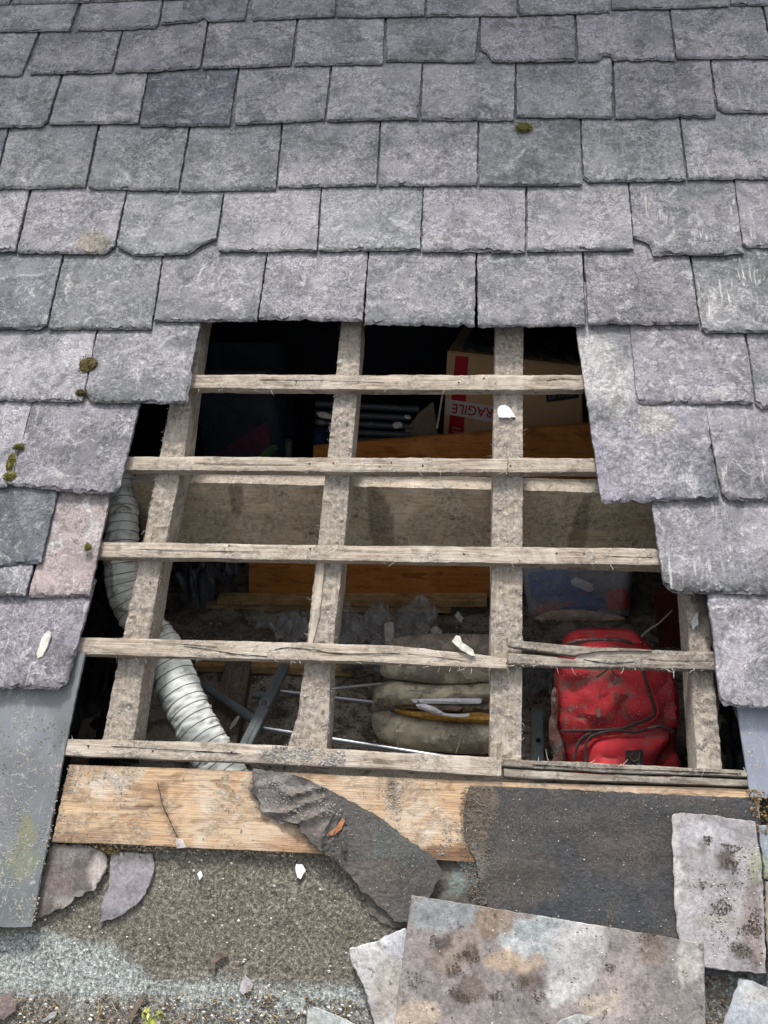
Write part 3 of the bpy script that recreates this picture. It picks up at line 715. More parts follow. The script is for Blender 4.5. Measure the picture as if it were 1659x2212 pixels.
sheet('black_felt', [(1016, 1697), (1120, 1700), (1300, 1709), (1626, 1724), (1650, 1800), (1655, 2100), (1450, 2110), (1040, 2020), (1034, 1950), (1030, 1860), (1002, 1810), (1000, 1760), (1008, 1720)],
  -.008, blk_h, M_TAR, blot((.052, .052, .054), [(1030, 1760, 40, 90, (.15, .12, .09), .8), (1330, 1820, 80, 60, (.085, .07, .06), .4), (1250, 1960, 190, 60, (.044, .049, .057), .9), (1100, 1900, 90, 50, (.075, .066, .056), .6), (1010, 1850, 30, 40, (.17, .155, .14), .8)]),
  'large sheet of black felt at lower right below the backpack', 'felt', step=.012)
SG = 'loose slates lying at the foot'
slabpx('broken_slate', [(113, 1822), (200, 1826), (228, 1846), (233, 1872), (222, 1898), (204, 1922), (186, 1932), (150, 1958), (118, 1976), (74, 1990), (90, 1900)], -.024, M_SLAB, .006, label='dark reddish broken slate piece beside the long smooth slate', cat='broken slate',
  colfun=blot((.115, .10, .09), [(130, 1890, 30, 50, (.14, .11, .105), .7), (212, 1890, 22, 44, (.36, .32, .29), .85), (170, 1945, 50, 16, (.33, .30, .27), .8), (150, 1840, 50, 16, (.2, .19, .18), .6)], 8), tail=.004, jag=.003, hf=lambda u, v: .006*max(0, (u+.1)))
slabpx('broken_slate', [(238, 1838), (330, 1845), (334, 1880), (326, 1910), (300, 1953), (255, 1985), (216, 1993), (222, 1940), (236, 1915), (240, 1880)], -.026, M_SLAB, .005, label='mauve fan shaped broken slate piece under the pine board', cat='broken slate',
  colfun=blot((.245, .225, .24), [(290, 1850, 60, 16, (.11, .10, .10), .8), (240, 1980, 60, 12, (.14, .14, .16), .7)], 8), jag=.0015)
slabpx('loose_slate', [(1449, 1760), (1468, 1755), (1540, 1762), (1628, 1776), (1642, 1860), (1648, 1960), (1652, 2102), (1590, 2098), (1524, 2090), (1470, 2060), (1456, 1960), (1452, 1850)], -.001, M_SLAB, .006, label='upright rectangular grey slate lying on the black felt at lower right', cat='slate', group=None,
  step=.0075, colfun=blot((.285, .265, .27), [(1460, 1850, 14, 110, (.48, .45, .44), .8), (1530, 1800, 60, 30, (.40, .385, .40), .7), (1570, 1850, 24, 16, (.10, .08, .07), .9), (1575, 1870, 20, 12, (.12, .09, .08), .85), (1630, 2000, 22, 90, (.20, .16, .145), .8), (1600, 2050, 24, 20, (.09, .075, .065), .8), (1560, 1990, 60, 14, (.24, .21, .18), .6), (1516, 1820, 10, 16, (.12, .10, .09), .7), (1640, 1880, 14, 40, (.22, .24, .13), .6)], 9), side=.002, jag=.0011, hf=lambda u, v: .004)
slabpx('loose_slate', [(889, 1933), (1150, 1975), (1300, 2000), (1519, 2036), (1521, 2130), (1522, 2330), (842, 2330), (858, 2160), (876, 2030)], .004, M_SLAB, .007, label='biggest dirty slab in front with a whitish patch, at the bottom edge', cat='slate',
  step=.0075, colfun=blot((.225, .198, .188), [(950, 1965, 95, 42, (.235, .245, .25), .95), (1180, 2030, 105, 64, (.40, .41, .41), .95), (1140, 2005, 50, 26, (.22, .25, .25), .8), (1240, 2080, 60, 80, (.42, .41, .40), .8), (1215, 2150, 26, 26, (.50, .50, .48), .7), (1495, 2080, 26, 60, (.44, .42, .38), .8),
    (1060, 1990, 40, 50, (.22, .165, .12), .85), (985, 2060, 60, 50, (.21, .165, .135), .8), (948, 2030, 24, 16, (.07, .055, .045), .95), (1015, 2065, 20, 14, (.08, .06, .05), .9), (1110, 2090, 60, 24, (.42, .31, .21), .7), (1150, 2130, 34, 18, (.10, .075, .06), .85), (1400, 2040, 40, 44, (.18, .14, .115), .8), (900, 2200, 50, 40, (.42, .34, .25), .7),
    (1020, 2150, 40, 30, (.12, .09, .075), .8), (1350, 2150, 60, 60, (.30, .26, .245), .7), (1300, 2170, 40, 24, (.40, .33, .26), .6)], 22), side=.0015, jag=.0006, hf=lambda u, v: .002+.012*max(0, -v))
slabpx('loose_slate', [(757, 2049), (800, 2036), (877, 2004), (892, 2080), (880, 2330), (815, 2330), (806, 2200), (782, 2120), (762, 2085)], -.012, M_SLAB, .005, label='pale narrow slate tucked under the left side of the biggest slab', cat='slate',
  colfun=blot((.42, .41, .405), [(850, 2040, 30, 40, (.46, .46, .50), .7), (830, 2150, 30, 60, (.30, .26, .22), .7), (830, 2090, 30, 30, (.33, .31, .28), .6)], 12), side=.002, jag=.002)
slabpx('loose_slate', [(1595, 2112), (1625, 2118), (1659, 2134), (1760, 2180), (1760, 2330), (1540, 2330), (1562, 2212)], -.006, M_SLAB, .006, label='pale grey slate corner at the bottom right edge', cat='slate',
  colfun=blot((.33, .34, .36), [(1640, 2150, 40, 20, (.46, .45, .43), .8), (1580, 2220, 60, 40, (.27, .29, .33), .6)], 9), side=.0015, jag=.0018)
slabpx('loose_slate', [(669, 2170), (712, 2186), (768, 2212), (800, 2330), (640, 2330)], -.018, M_SLAB, .005, label='pale smooth slate corner at the bottom edge left of the slabs', cat='slate', colfun=lambda p: (.40, .42, .41), side=.001, jag=.0008)
slabpx('loose_slate', [(1652, 1905), (1700, 1900), (1760, 2180), (1668, 2150), (1655, 2030)], .004, M_SLAB, .006, label='mossy brown slate sliver at the right edge beside the upright slate', cat='slate', colfun=blot((.22, .20, .165), [(1660, 1990, 20, 30, (.33, .28, .2), .7)], 6), jag=.002)
slabpx('loose_slate', [(1636, 1782), (1760, 1790), (1760, 1890), (1650, 1900), (1644, 1850)], -.004, M_SLAB, .005, label='small blue grey slate piece at the right edge above the mossy sliver', cat='slate', colfun=blot((.21, .24, .26), [(1650, 1880, 14, 24, (.22, .25, .12), .7)], 6), jag=.001)
slabpx('slate_shard', [(1200, 2212), (1212, 2202), (1240, 2192), (1270, 2192), (1282, 2198), (1262, 2216), (1225, 2230)], .022, M_SLAB, .003, label='thin grey shard on the biggest slab at the bottom edge', cat='slate shard', colfun=lambda p: (.33, .34, .32), jag=.0012)
slabpx('slate_shard', [(530, 2107), (548, 2126), (543, 2140), (525, 2150), (516, 2141), (520, 2122)], -.026, M_SLAB, .004, label='small pinkish grey shard on the green grey felt', cat='slate shard', colfun=lambda p: (.36, .33, .325), jag=.001)
slabpx('slate_shard', [(-40, 2155), (20, 2150), (39, 2162), (36, 2185), (10, 2205), (-40, 2210)], -.022, M_SLAB, .004, label='reddish brown shard at the bottom left corner', cat='slate shard', colfun=lambda p: (.20, .15, .14), jag=.002)
slabpx('slate_shard', [(88, 2205), (110, 2188), (127, 2184), (118, 2196), (98, 2210)], -.024, M_SLAB, .003, label='flat grey shard near the bottom left corner', cat='slate shard', colfun=lambda p: (.28, .28, .27), jag=.001)
slabpx('slate_shard', [(380, 1810), (394, 1814), (404, 1831), (382, 1834), (378, 1822)], -.008, M_SLAB, .003, label='pinkish shard at the lower edge of the pine board', cat='slate shard', colfun=lambda p: (.42, .38, .37), jag=.0008)
slabpx('slate_shard', [(1343, 1346), (1343, 1346)] and [(1490, 1345), (1507, 1322), (1508, 1350), (1497, 1362)], HR+.004, M_SLAB, .003, label='pale pointed shard lying on the rightmost rafter', cat='slate shard', colfun=lambda p: (.40, .40, .38), jag=.0008)
M_CHIP = simple('white_chip', (.68, .68, .66), .7, .12, 30)
flake('plaster_chip', [(1074, 888), (1079, 878), (1090, 876), (1100, 881), (1116, 902), (1095, 904), (1076, 903)], HR+.006, M_CHIP, .003, label='white pointed chip on the third rafter below the top batten', cat='chip')
flake('plaster_chip', [(638, 1872), (640, 1866), (652, 1868), (661, 1880), (655, 1888), (650, 1901), (643, 1896), (638, 1884)], -.024, M_CHIP, .003, label='bright white chip on the brown felt below the pine board', cat='chip')
flake('plaster_chip', [(425, 1888), (433, 1880), (438, 1892), (432, 1903)], -.024, M_CHIP, .003, label='small white chip on brown felt, left of the bright one', cat='chip')
M_PLAS = simple('old_plaster', (.52, .50, .44), .9, .35, 60, bump=.003)
flake('plaster_sliver', [(80, 1414), (90, 1385), (106, 1363), (112, 1369), (106, 1392), (95, 1420), (84, 1424)], .0245, M_PLAS, .006, label='long pale plaster sliver lying on the large mauve slate', cat='plaster sliver')
flake('plaster_sliver', [(976, 1386), (985, 1374), (993, 1376), (1000, 1390), (1022, 1404), (1028, 1420), (1010, 1414), (992, 1404)], .005, M_PLAS, .006, label='pale plaster sliver leaning on the fourth batten above the cushion', cat='plaster sliver')
M_LEAF = simple('dead_leaf', (.30, .13, .06), .7, .3, 40)
flake('dead_leaf', [(702, 1806), (712, 1796), (726, 1786), (741, 1768), (745, 1774), (738, 1790), (722, 1806)], .0045, M_LEAF, .0015, label='curled brown leaf on the torn felt strip', cat='leaf')
flake('bark_strip', [(455, 2070), (475, 2058), (492, 2052), (493, 2062), (476, 2072), (468, 2080), (466, 2106), (460, 2108), (456, 2088)], -.024, M_GRITB, .004, label='dark bent bark strip on the felt near the bottom', cat='bark')
flake('bark_strip', [(275, 2196), (300, 2160), (312, 2146), (320, 2150), (305, 2172), (285, 2212)], -.022, M_GRITB, .006, label='dark bark strip beside the yellow green seedling', cat='bark')
# ------------------------------------------------------------------ moss, seedling, grit
def moss(px, py, h, rx, ry, label, mat=None, n=260, hgt=.012):
    h += .012; rx *= 1.15; ry *= 1.15; o = P(px, py, h); bm = bmesh.new(); r = random.Random(px)
    k = rx/900.0*1.05; ky = ry/900.0*1.1
    for i in range(n):
        a = r.uniform(0, 6.283); d = math.sqrt(r.random())*(1+.25*math.sin(a*3+px)); x, y = k*d*math.cos(a), ky*d*math.sin(a)
        z = hgt*max(.1, 1-d*d)*r.uniform(.5, 1.05); s = r.uniform(.0012, .0028)
        c = Vector((x, y, z)); t = [Vector((r.gauss(0, 1), r.gauss(0, 1), r.gauss(0, 1))).normalized()*s for _ in range(4)]
        v = [bm.verts.new(c+q) for q in t]
        for f in ((0, 1, 2), (0, 2, 3), (0, 3, 1), (1, 3, 2)): bm.faces.new([v[j] for j in f])
    mm = bmesh.ops.create_icosphere(bm, subdivisions=3, radius=1)
    for v in mm['verts']:
        d = 1+.25*fbm(v.co*2.5+Vector((px, 0, 0)), 3); v.co = Vector((v.co.x*k*.85*d, v.co.y*ky*.85*d, v.co.z*hgt*.75*d))
    ob = mk('moss_tuft', bm, mat or M_MOSS, frame(o)); return tag(ob, label, 'moss', 'moss tufts on the slates')
moss(190, 788, .014, 22, 19, 'largest brown moss tuft, in the joint left of the hole')
moss(175, 850, .016, 12, 9, 'small dark moss tuft below the largest tuft')
moss(1132, 275, .018, 20, 13, 'olive moss tuft on the fourth course near the centre', M_MOSSG)
moss(42, 966, .016, 11, 6, 'small olive moss tuft at the left edge above the green one', M_MOSSG)
moss(24, 1000, .014, 9, 24, 'upright green moss tuft in the joint at the left edge', M_MOSSG, 300)
moss(22, 1030, .016, 16, 11, 'spreading olive moss tuft below the green upright one', M_MOSSG)
moss(190, 1182, .018, 7, 8, 'tiny yellowish moss tuft at the left end of the third batten', M_MOSSG, 120, .008)
def chips(bm, place, n, s0, s1, r, flat=.5):
    for i in range(n):
        c, ax = place(r)
        if c is None: continue
        s = s0+(s1-s0)*r.random()**2.5; a = r.uniform(0, 6.28); el = r.uniform(.5, 1)
        m = r.randint(4, 6); ring = []
        for j in range(m):
            t = a+6.283*j/m; q = Vector((math.cos(t)*s*r.uniform(.6, 1), math.sin(t)*s*el*r.uniform(.6, 1), r.uniform(-.1, .1)*s))
            ring.append(q)
        tp = Vector((r.uniform(-.2, .2)*s, r.uniform(-.2, .2)*s, s*flat*r.uniform(.6, 1.2)))
        vs = [bm.verts.new(c+ax@q) for q in ring]; t = bm.verts.new(c+ax@tp)
        for j in range(m): bm.faces.new((vs[j], vs[(j+1) % m], t))
        bm.faces.new(vs[::-1])
def region(polys, h, skip=()):
    bb = [(min(p[0] for p in q), max(p[0] for p in q), min(p[1] for p in q), max(p[1] for p in q)) for q in polys]
    ar = [abs(area([Vector(p) for p in q])) for q in polys]
    def f(r):
        i = r.choices(range(len(polys)), ar)[0]
        for _ in range(20):
            x = r.uniform(bb[i][0], bb[i][1]); y = r.uniform(bb[i][2], bb[i][3])
            if inside((x, y), polys[i]) and not any(inside((x, y), s) for s in skip): break
        else: return None, None
        if noise.noise(Vector((x*.02, y*.02, h*50))) < r.uniform(-.5, .2): return None, None
        return P(x, y, h), ROOF
    return f
BIG = [(889, 1933), (1519, 2036), (1522, 2330), (842, 2330)]; NAR = [(757, 2049), (877, 2004), (880, 2330), (806, 2330)]; UPR = [(1449, 1760), (1628, 1776), (1650, 2102), (1524, 2090), (1460, 2060)]
TORN = [(548, 1660), (710, 1703), (956, 1889), (905, 1975), (829, 1966), (640, 1784), (566, 1750)]; BLK = [(1016, 1697), (1626, 1724), (1655, 2100), (1040, 2020), (1000, 1760)]
FELT = [(90, 1990), (250, 1835), (700, 1848), (1000, 1990), (1600, 2110), (1659, 2212), (0, 2212), (0, 2005)]
def grit(name, label, place, n, s0, s1, mat, seed, flat=.5):
    bm = bmesh.new(); chips(bm, place, n, s0, s1, random.Random(seed), flat)
    ob = mk(name, bm, mat, Matrix.Identity(4)); tag(ob, label, 'debris', None, 'stuff'); return ob
sk = [BIG, NAR, UPR]
grit('mortar_crumbs', 'pale crumbs scattered over the felt at the foot of the roof', region([FELT], -.028, sk+[TORN]), 520, .0006, .0045, M_GRITP, 1)
grit('soil_crumbs', 'dark soil crumbs scattered over the felt', region([FELT], -.028, sk+[TORN]), 1500, .0008, .0035, M_GRITB, 2)
grit('litter', 'thick litter of crumbs and bark along the bottom edge', region([[(0, 2150), (640, 2145), (800, 2170), (800, 2212), (0, 2212)], [(1528, 2100), (1580, 2100), (1560, 2212), (1528, 2212)]], -.027), 2200, .001, .006, M_GRITB, 3)
grit('pale_litter', 'pale bits in the litter along the bottom edge', region([[(0, 2160), (640, 2150), (800, 2180), (800, 2212), (0, 2212)]], -.024), 380, .001, .0055, M_GRITP, 4)
grit('torn_felt_crumbs', 'crumbs lying on the torn felt strip', region([TORN], .001), 300, .0006, .0024, M_GRITG, 5)
grit('black_felt_crumbs', 'fine pale grit on the black felt', region([BLK], -.003, sk), 420, .0005, .0020, M_GRITP, 6)
grit('black_felt_soil', 'brown grit on the black felt', region([BLK], -.004, sk), 500, .0008, .0026, M_GRITB, 7)
grit('slab_soil', 'dark soil crumbs on the loose slabs', region([BIG], .0165), 620, .0008, .0035, M_GRITB, 8)
grit('slab_grit', 'pale grit on the loose slabs', region([BIG], .0165), 260, .0006, .0030, M_GRITP, 9)
grit('upright_slab_soil', 'soil crumbs on the upright loose slate', region([[(1480, 1900), (1640, 1800), (1650, 2100), (1540, 2080)]], .0095), 560, .0007, .0030, M_GRITB, 10)
grit('upright_slab_grit', 'pale grit on the upright loose slate', region([[(1480, 1900), (1640, 1800), (1650, 2100), (1540, 2080)]], .0095), 300, .0006, .0026, M_GRITP, 11)
RZ = [[(360, 880), (410, 880), (290, 1590), (225, 1590)], [(735, 710), (780, 710), (706, 1630), (615, 1630), (655, 1500)], [(1072, 720), (1130, 720), (1126, 1630), (1060, 1630)], [(1484, 1292), (1524, 1292), (1560, 1655), (1506, 1655)]]
BZ = [[(415, 809), (1255, 810), (1255, 838), (415, 838)], [(283, 986), (1280, 990), (1280, 1018), (283, 1014)], [(213, 1171), (1420, 1186), (1420, 1218), (213, 1202)], [(172, 1378), (829, 1395), (1090, 1422), (1090, 1440), (829, 1430), (172, 1412)], [(155, 1597), (1083, 1638), (1083, 1670), (155, 1630)]]
grit('rafter_dust', 'crust of mortar dust and crumbs on the rafters', region(RZ, HR+.0012), 2600, .0006, .0034, M_GRITG, 12)
grit('rafter_crumbs', 'pale mortar crumbs on the rafters', region(RZ, HR+.0015), 1500, .0006, .0032, M_GRITP, 13)
grit('batten_crumbs', 'pale crumbs on the battens', region(BZ, .0012), 240, .0005, .0022, M_GRITP, 14)
grit('batten_soil', 'dark specks and nail stubs on the battens', region(BZ, .0012), 260, .0005, .0024, M_GRITB, 15)
grit('batten_crust', 'heap of mortar crumbs on the lowest batten at the foot of the second rafter', region([[(560, 1609), (745, 1620), (745, 1656), (560, 1648)]], .0035), 900, .001, .0042, M_GRITG, 16)
PZ = [[(125, 1660), (540, 1670), (640, 1800), (690, 1840), (120, 1818)], [(720, 1690), (1000, 1690), (1000, 1800), (950, 1850)]]
grit('board_specks', 'dark specks of dirt on the pine board', region(PZ, -.0085), 420, .0005, .0024, M_GRITB, 17)
SZ = [[(0, 0), (1659, 0), (1659, 700), (1270, 700), (0, 700)]]
grit('slate_crumbs', 'tiny pale specks on the slates', region([[(1245, 720), (1659, 720), (1659, 1520), (1560, 1520), (1440, 1280), (1300, 1080)], [(0, 720), (420, 720), (230, 1060), (200, 1200), (140, 1480), (0, 1480)]], .0175), 120, .0004, .0016, M_GRITP, 18)
grit('seam_moss', 'dark mossy dirt in the seam under the pine board', region([[(180, 1822), (300, 1828), (290, 1846), (230, 1846), (170, 1834)]], -.019), 600, .001, .0036, M_MOSS, 19)
grit('ledge_moss', 'dark mossy ridge across the top of the large mauve slate', region([[(0, 1240), (92, 1232), (198, 1256), (196, 1272), (120, 1268), (0, 1262)]], .0085), 620, .0009, .0036, M_MOSS, 20)
grit('edge_litter', 'leaf litter and rusty crumbs at the right edge below the clean slate', region([[(1612, 1700), (1659, 1712), (1690, 1800), (1632, 1800)], [(1632, 1880), (1670, 1900), (1670, 2060), (1640, 2060)]], .003), 700, .0012, .0045, simple('rust_litter', (.20, .13, .06), .9, .7, 40), 21)
# seedling
def seedling(px, py, s, label):
    r = random.Random(px); o = P(px, py, -.026); th = mkempty('seedling', o, label, 'plant')
    g1 = simple('seedling_leaf', (.30, .34, .07), .6, .3, 60)
    st = bmesh.new(); lf = bmesh.new()
    for k in range(11):
        a = r.uniform(0, 6.28); tip = Vector((math.cos(a)*s*.7, math.sin(a)*s*.7, s*r.uniform(.5, 1.2))); w = s*.07
        sd_ = Vector((-math.sin(a), math.cos(a), 0))*w; md = tip*.55+Vector((0, 0, s*.2))
        v = [st.verts.new(q) for q in (-sd_*.5, sd_*.5, md+sd_, tip, md-sd_)]; st.faces.new(v)
    for k in range(8):
        a = r.uniform(0, 6.28); c = Vector((math.cos(a)*s*.25-s*.2, math.sin(a)*s*.25+s*.5, s*r.uniform(.9, 1.3)))
        d = Vector((r.uniform(-1, 1), r.uniform(-1, 1), .3)).normalized()*s*.28; e = d.cross(Vector((0, 0, 1)))*.5
        v = [lf.verts.new(q) for q in (c-d, c+e, c+d, c-e)]; lf.faces.new(v)
    mk('blades', st, g1, frame(o), th); mk('leaf_cluster', lf, simple('seedling_tip', (.42, .42, .10), .6, .3, 60), frame(o), th)
seedling(330, 2200, .026, 'yellow green seedling growing at the bottom edge')
seedling(352, 2196, .015, 'tiny green sprout right of the yellow seedling')
# ------------------------------------------------------------------ things in the attic
def tube(bm, pts, r, seg=16, rf=None, cap=True):
    rings = []; n = len(pts); prev = None
    for i, p in enumerate(pts):
        t = (pts[min(i+1, n-1)]-pts[max(i-1, 0)]).normalized()
        if prev is None: a = t.orthogonal().normalized()
        else: a = (prev-t*prev.dot(t)).normalized()
        prev = a; b = t.cross(a); ring = []
        for j in range(seg):
            th = 6.28318*j/seg; rr = rf(i, th) if rf else r
            ring.append(bm.verts.new(p+(a*math.cos(th)+b*math.sin(th))*rr))
        rings.append(ring)
    for i in range(n-1):
        for j in range(seg): bm.faces.new((rings[i][j], rings[i][(j+1) % seg], rings[i+1][(j+1) % seg], rings[i+1][j]))
    if cap: bm.faces.new(rings[0][::-1]); bm.faces.new(rings[-1])
def spline(cp, n):
    out = []
    for i in range(len(cp)-1):
        p0, p1, p2, p3 = cp[max(i-1, 0)], cp[i], cp[i+1], cp[min(i+2, len(cp)-1)]
        for k in range(n):
            t = k/n; out.append(.5*((2*p1)+(p2-p0)*t+(2*p0-5*p1+4*p2-p3)*t*t+(3*p1-p0-3*p2+p3)*t*t*t))
    out.append(cp[-1]); return out
def even(pts, step):
    out = [pts[0]]; acc = 0
    for a, b in zip(pts, pts[1:]):
        L = (b-a).length
        while acc+L >= step:
            t = (step-acc)/L; a = a.lerp(b, t); out.append(a); L = (b-a).length; acc = 0
        acc += L
    return out
# ribbed duct
cp = [P(x, y, h) for x, y, h in [(250, 1000, -.18), (264, 1060, -.165), (263, 1130, -.155), (262, 1200, -.155), (272, 1280, -.185), (308, 1345, -.21), (350, 1400, -.215), (375, 1460, -.20), (404, 1530, -.19), (440, 1600, -.185), (500, 1700, -.19)]]
path = even(spline(cp, 24), .0022); PITCH = .0255
Mduct = simple('grey_white_duct', (.58, .60, .56), .85, .22, 14, dust=.3, dcol=(.22, .20, .17), bump=.003, dscale=9)
rt = mkempty('ventilation_duct', P(380, 1480, -.2), 'white ribbed flexible duct passing behind the leftmost rafter', 'duct')
def drf(i, th):
    s = i*.0022; ph = (s/PITCH-th/6.28318) % 1.0
    k = 1-abs(2*ph-1)                             # 0 at the wire, 1 between
    q = Vector((math.cos(th)*2.2, math.sin(th)*2.2, s*55))
    R = .0385+.0145*min(1, s/.62)
    return R*(1-.02*k)+.007*noise.noise(q)*k+.007*abs(noise.noise(Vector((q.x*1.6, q.y*1.6, q.z*1.3))))*k
bm = bmesh.new(); tube(bm, path, .05, 48, drf, False)
mk('hose', bm, Mduct, Matrix.Identity(4), rt, smooth=True)
wire = []; prev = None
for i in range(1, len(path)-1):
    t = (path[i+1]-path[i-1]).normalized(); a = t.orthogonal().normalized() if prev is None else (prev-t*prev.dot(t)).normalized(); prev = a; b = t.cross(a)
    for j in range(4):
        s = (i+j/4)*.0022; th = 6.28318*((s/PITCH) % 1.0); p = path[i].lerp(path[i+1], j/4); R = .0385+.0145*min(1, s/.62)
        wire.append(p+(a*math.cos(th)+b*math.sin(th))*(R+.0004))
bm = bmesh.new(); tube(bm, wire, .0011, 5); mk('wire_coil', bm, simple('duct_wire', (.13, .13, .12), .8), Matrix.Identity(4), rt, smooth=True)
# inflated shapes on a leaning plane
class Plane:
    def __init__(s, px, py, z, tilt, back=0, yaw=0):
        t = math.radians(tilt); yw = math.radians(yaw)
        s.n = Vector((math.sin(yw)*-math.cos(t), -math.cos(t)*math.cos(yw), math.sin(t))).normalized()
        s.o = Zp(px, py, z)-s.n*back
        s.x = Vector((0, 0, 1)).cross(s.n).normalized() if abs(s.n.z) < .99 else Vector((1, 0, 0)); s.y = s.n.cross(s.x)
        s.ax = Matrix((s.x, s.y, s.n)).transposed()
    def at(s, x, y, h=0):
        r = ray(x, y); o = s.o+s.n*h; return C+r*((o-C).dot(s.n)/r.dot(s.n))
    def loc(s, x, y, h=0):
        d = s.at(x, y, h)-s.o; return Vector((d.dot(s.x), d.dot(s.y)))
    def mw(s): return Matrix.Translation(s.o) @ s.ax.to_4x4()
def pillow(name, px, pl, T, R, mat, parent=None, h=0, wr=.004, ws=14, step=.012, back=True, seed=0, colfun=None, pw=.5, flat=0, **kw):
    poly = [pl.loc(x, y, h+T*.35) for x, y in px]
    if area(poly) < 0: poly = poly[::-1]
    out = [p for p, e in resample(poly, step*.8)]
    for _ in range(2): out = [(out[i-1]+out[i]*2+out[(i+1) % len(out)])/4 for i in range(len(out))]
    vs, fs, mp = fill(out, step); bm = bmesh.new(); lay = bm.verts.layers.float.new('rim'); rim = set(mp); sv = Vector((seed*3.3, seed, 0)); T1, T2 = [], []
    for i, q in enumerate(vs):
        d = 0 if i in rim else edist(Vector(q), out)
        k = (1-(1-min(d/R, 1))**2)**pw
        z = T*k+k*wr*(fbm(Vector((q.x*ws, q.y*ws*1.4, 0))+sv, 3)*1.3-1.1*(1-abs(noise.noise(Vector((q.x*ws*.8, q.y*ws*1.5, 4))+sv))*3.2 if abs(noise.noise(Vector((q.x*ws*.8, q.y*ws*1.5, 4))+sv)) < .31 else 0))
        cr = abs(noise.noise(Vector((q.x*ws*.8, q.y*ws*1.5, 4))+sv)); T1.append(bm.verts.new((q.x, q.y, h+z))); T1[-1][lay] = max(0, 1-cr/.13); T2.append(T1[-1] if i in rim else bm.verts.new((q.x, q.y, h-T*k*.8)))
    for f in fs:
        bm.faces.new([T1[i] for i in f])
        if back:
            try: bm.faces.new([T2[i] for i in f][::-1])
            except ValueError: pass
    return mk(name, bm, mat, pl.mw(), parent, colfun, True)
def cord(name, px, pl, h, r, mat, parent=None, n=8):
    pts = spline([pl.ax.transposed()@(pl.at(x, y, h(x, y) if callable(h) else h)-pl.o) for x, y in px], n)
    bm = bmesh.new(); tube(bm, pts, r, 6); return mk(name, bm, mat, pl.mw(), parent, smooth=True)
# ---- red backpack
BP = Plane(1335, 1670, ZF+.10, 38, .0)
Mred = simple('red_canvas', (.50, .030, .040), .85, .25, 14, dust=.22, dcol=(.24, .18, .155), bump=.003, spec=.15, dscale=26, crease=1)
Mred2 = simple('red_canvas_pocket', (.50, .022, .034), .75, .2, 12, dust=.12, dcol=(.24, .17, .15), bump=.002, spec=.2, dscale=26, crease=.8)
Mdrk = simple('dark_trim', (.06, .045, .042), .8, .4, 60, dust=.2)
bp = mkempty('backpack', BP.o, 'dusty red backpack lying beside the rightmost rafter', 'backpack')
body = [(1239, 1360), (1300, 1356), (1370, 1358), (1383, 1368), (1400, 1386), (1418, 1402), (1440, 1425), (1459, 1448), (1466, 1490), (1470, 1530), (1471, 1570), (1462, 1600), (1470, 1640), (1478, 1690), (1225, 1690), (1222, 1640), (1206, 1580), (1203, 1525), (1198, 1465), (1206, 1425), (1214, 1397), (1223, 1372)]
pillow('body', body, BP, .085, .085, Mred, bp, wr=.014, ws=9, step=.011, seed=3, pw=.42)
pillow('top_flap', [(1240, 1362), (1372, 1361), (1392, 1384), (1408, 1405), (1330, 1396), (1222, 1398), (1228, 1375)], BP, .03, .03, Mred2, bp, h=.045, wr=.005, seed=5)
pillow('side_panel', [(1395, 1400), (1452, 1440), (1468, 1500), (1470, 1575), (1430, 1570), (1412, 1530), (1398, 1470)], BP, .025, .035, Mred, bp, h=.055, wr=.01, seed=6)
pk_ = [(1262, 1690), (1264, 1615), (1280, 1591), (1330, 1580), (1372, 1584), (1426, 1572), (1455, 1582), (1452, 1606), (1430, 1640), (1410, 1690)]
pillow('front_pocket', pk_, BP, .055, .05, Mred2, bp, h=.06, wr=.008, seed=7, ws=12)
pillow('lower_corner', [(1400, 1690), (1440, 1630), (1462, 1622), (1474, 1645), (1480, 1690)], BP, .04, .03, Mred, bp, h=.05, wr=.01, seed=8)
cord('zip', [(1386, 1405), (1389, 1447), (1401, 1491), (1414, 1535), (1404, 1550), (1370, 1564), (1339, 1574), (1280, 1578), (1216, 1579)], BP, .096, .0042, Mdrk, bp)
cord('piping', [(1396, 1405), (1399, 1450), (1410, 1495), (1421, 1535), (1410, 1556), (1372, 1570)], BP, .093, .003, Mred, bp)
cord('piping', [(1266, 1660), (1265, 1612), (1281, 1589), (1330, 1578), (1372, 1582), (1400, 1574), (1430, 1570), (1456, 1580)], BP, .098, .0036, Mdrk, bp)
cord('zip', [(1240, 1640), (1250, 1605), (1270, 1585), (1300, 1578)], BP, .094, .004, Mdrk, bp)
cord('crease', [(1288, 1463), (1300, 1455), (1310, 1447)], BP, .098, .003, Mdrk, bp)
cord('crease', [(1322, 1448), (1330, 1462), (1327, 1480)], BP, .097, .003, Mdrk, bp)
cord('grab_loop', [(1225, 1390), (1260, 1383), (1330, 1382), (1365, 1388)], BP, .088, .004, Mdrk, bp)
def rect(name, px, pl, h, th, mat, parent):
    bm = bmesh.new(); a = [bm.verts.new((*pl.loc(x, y, h), h)) for x, y in px]; b = [bm.verts.new((v.co.x, v.co.y, h+th)) for v in a]
    n = len(px); bm.faces.new(a[::-1]); bm.faces.new(b)
    for i in range(n): bm.faces.new((a[i], a[(i+1) % n], b[(i+1) % n], b[i]))
    return mk(name, bm, mat, pl.mw(), parent)
rect('buckle', [(1350, 1620), (1388, 1619), (1390, 1660), (1352, 1660)], BP, .113, .004, Mdrk, bp)
Mbr = simple('tarnished_ring', (.25, .22, .16), .4, .2, 40, metal=.8)
cord('ring', [(1358, 1627), (1363, 1640), (1372, 1644), (1381, 1637), (1382, 1626)], BP, .121, .0018, Mbr, bp)
rect('zip_pull', [(1288, 1534), (1296, 1528), (1296, 1549), (1289, 1549)], BP, .097, .004, Mbr, bp)
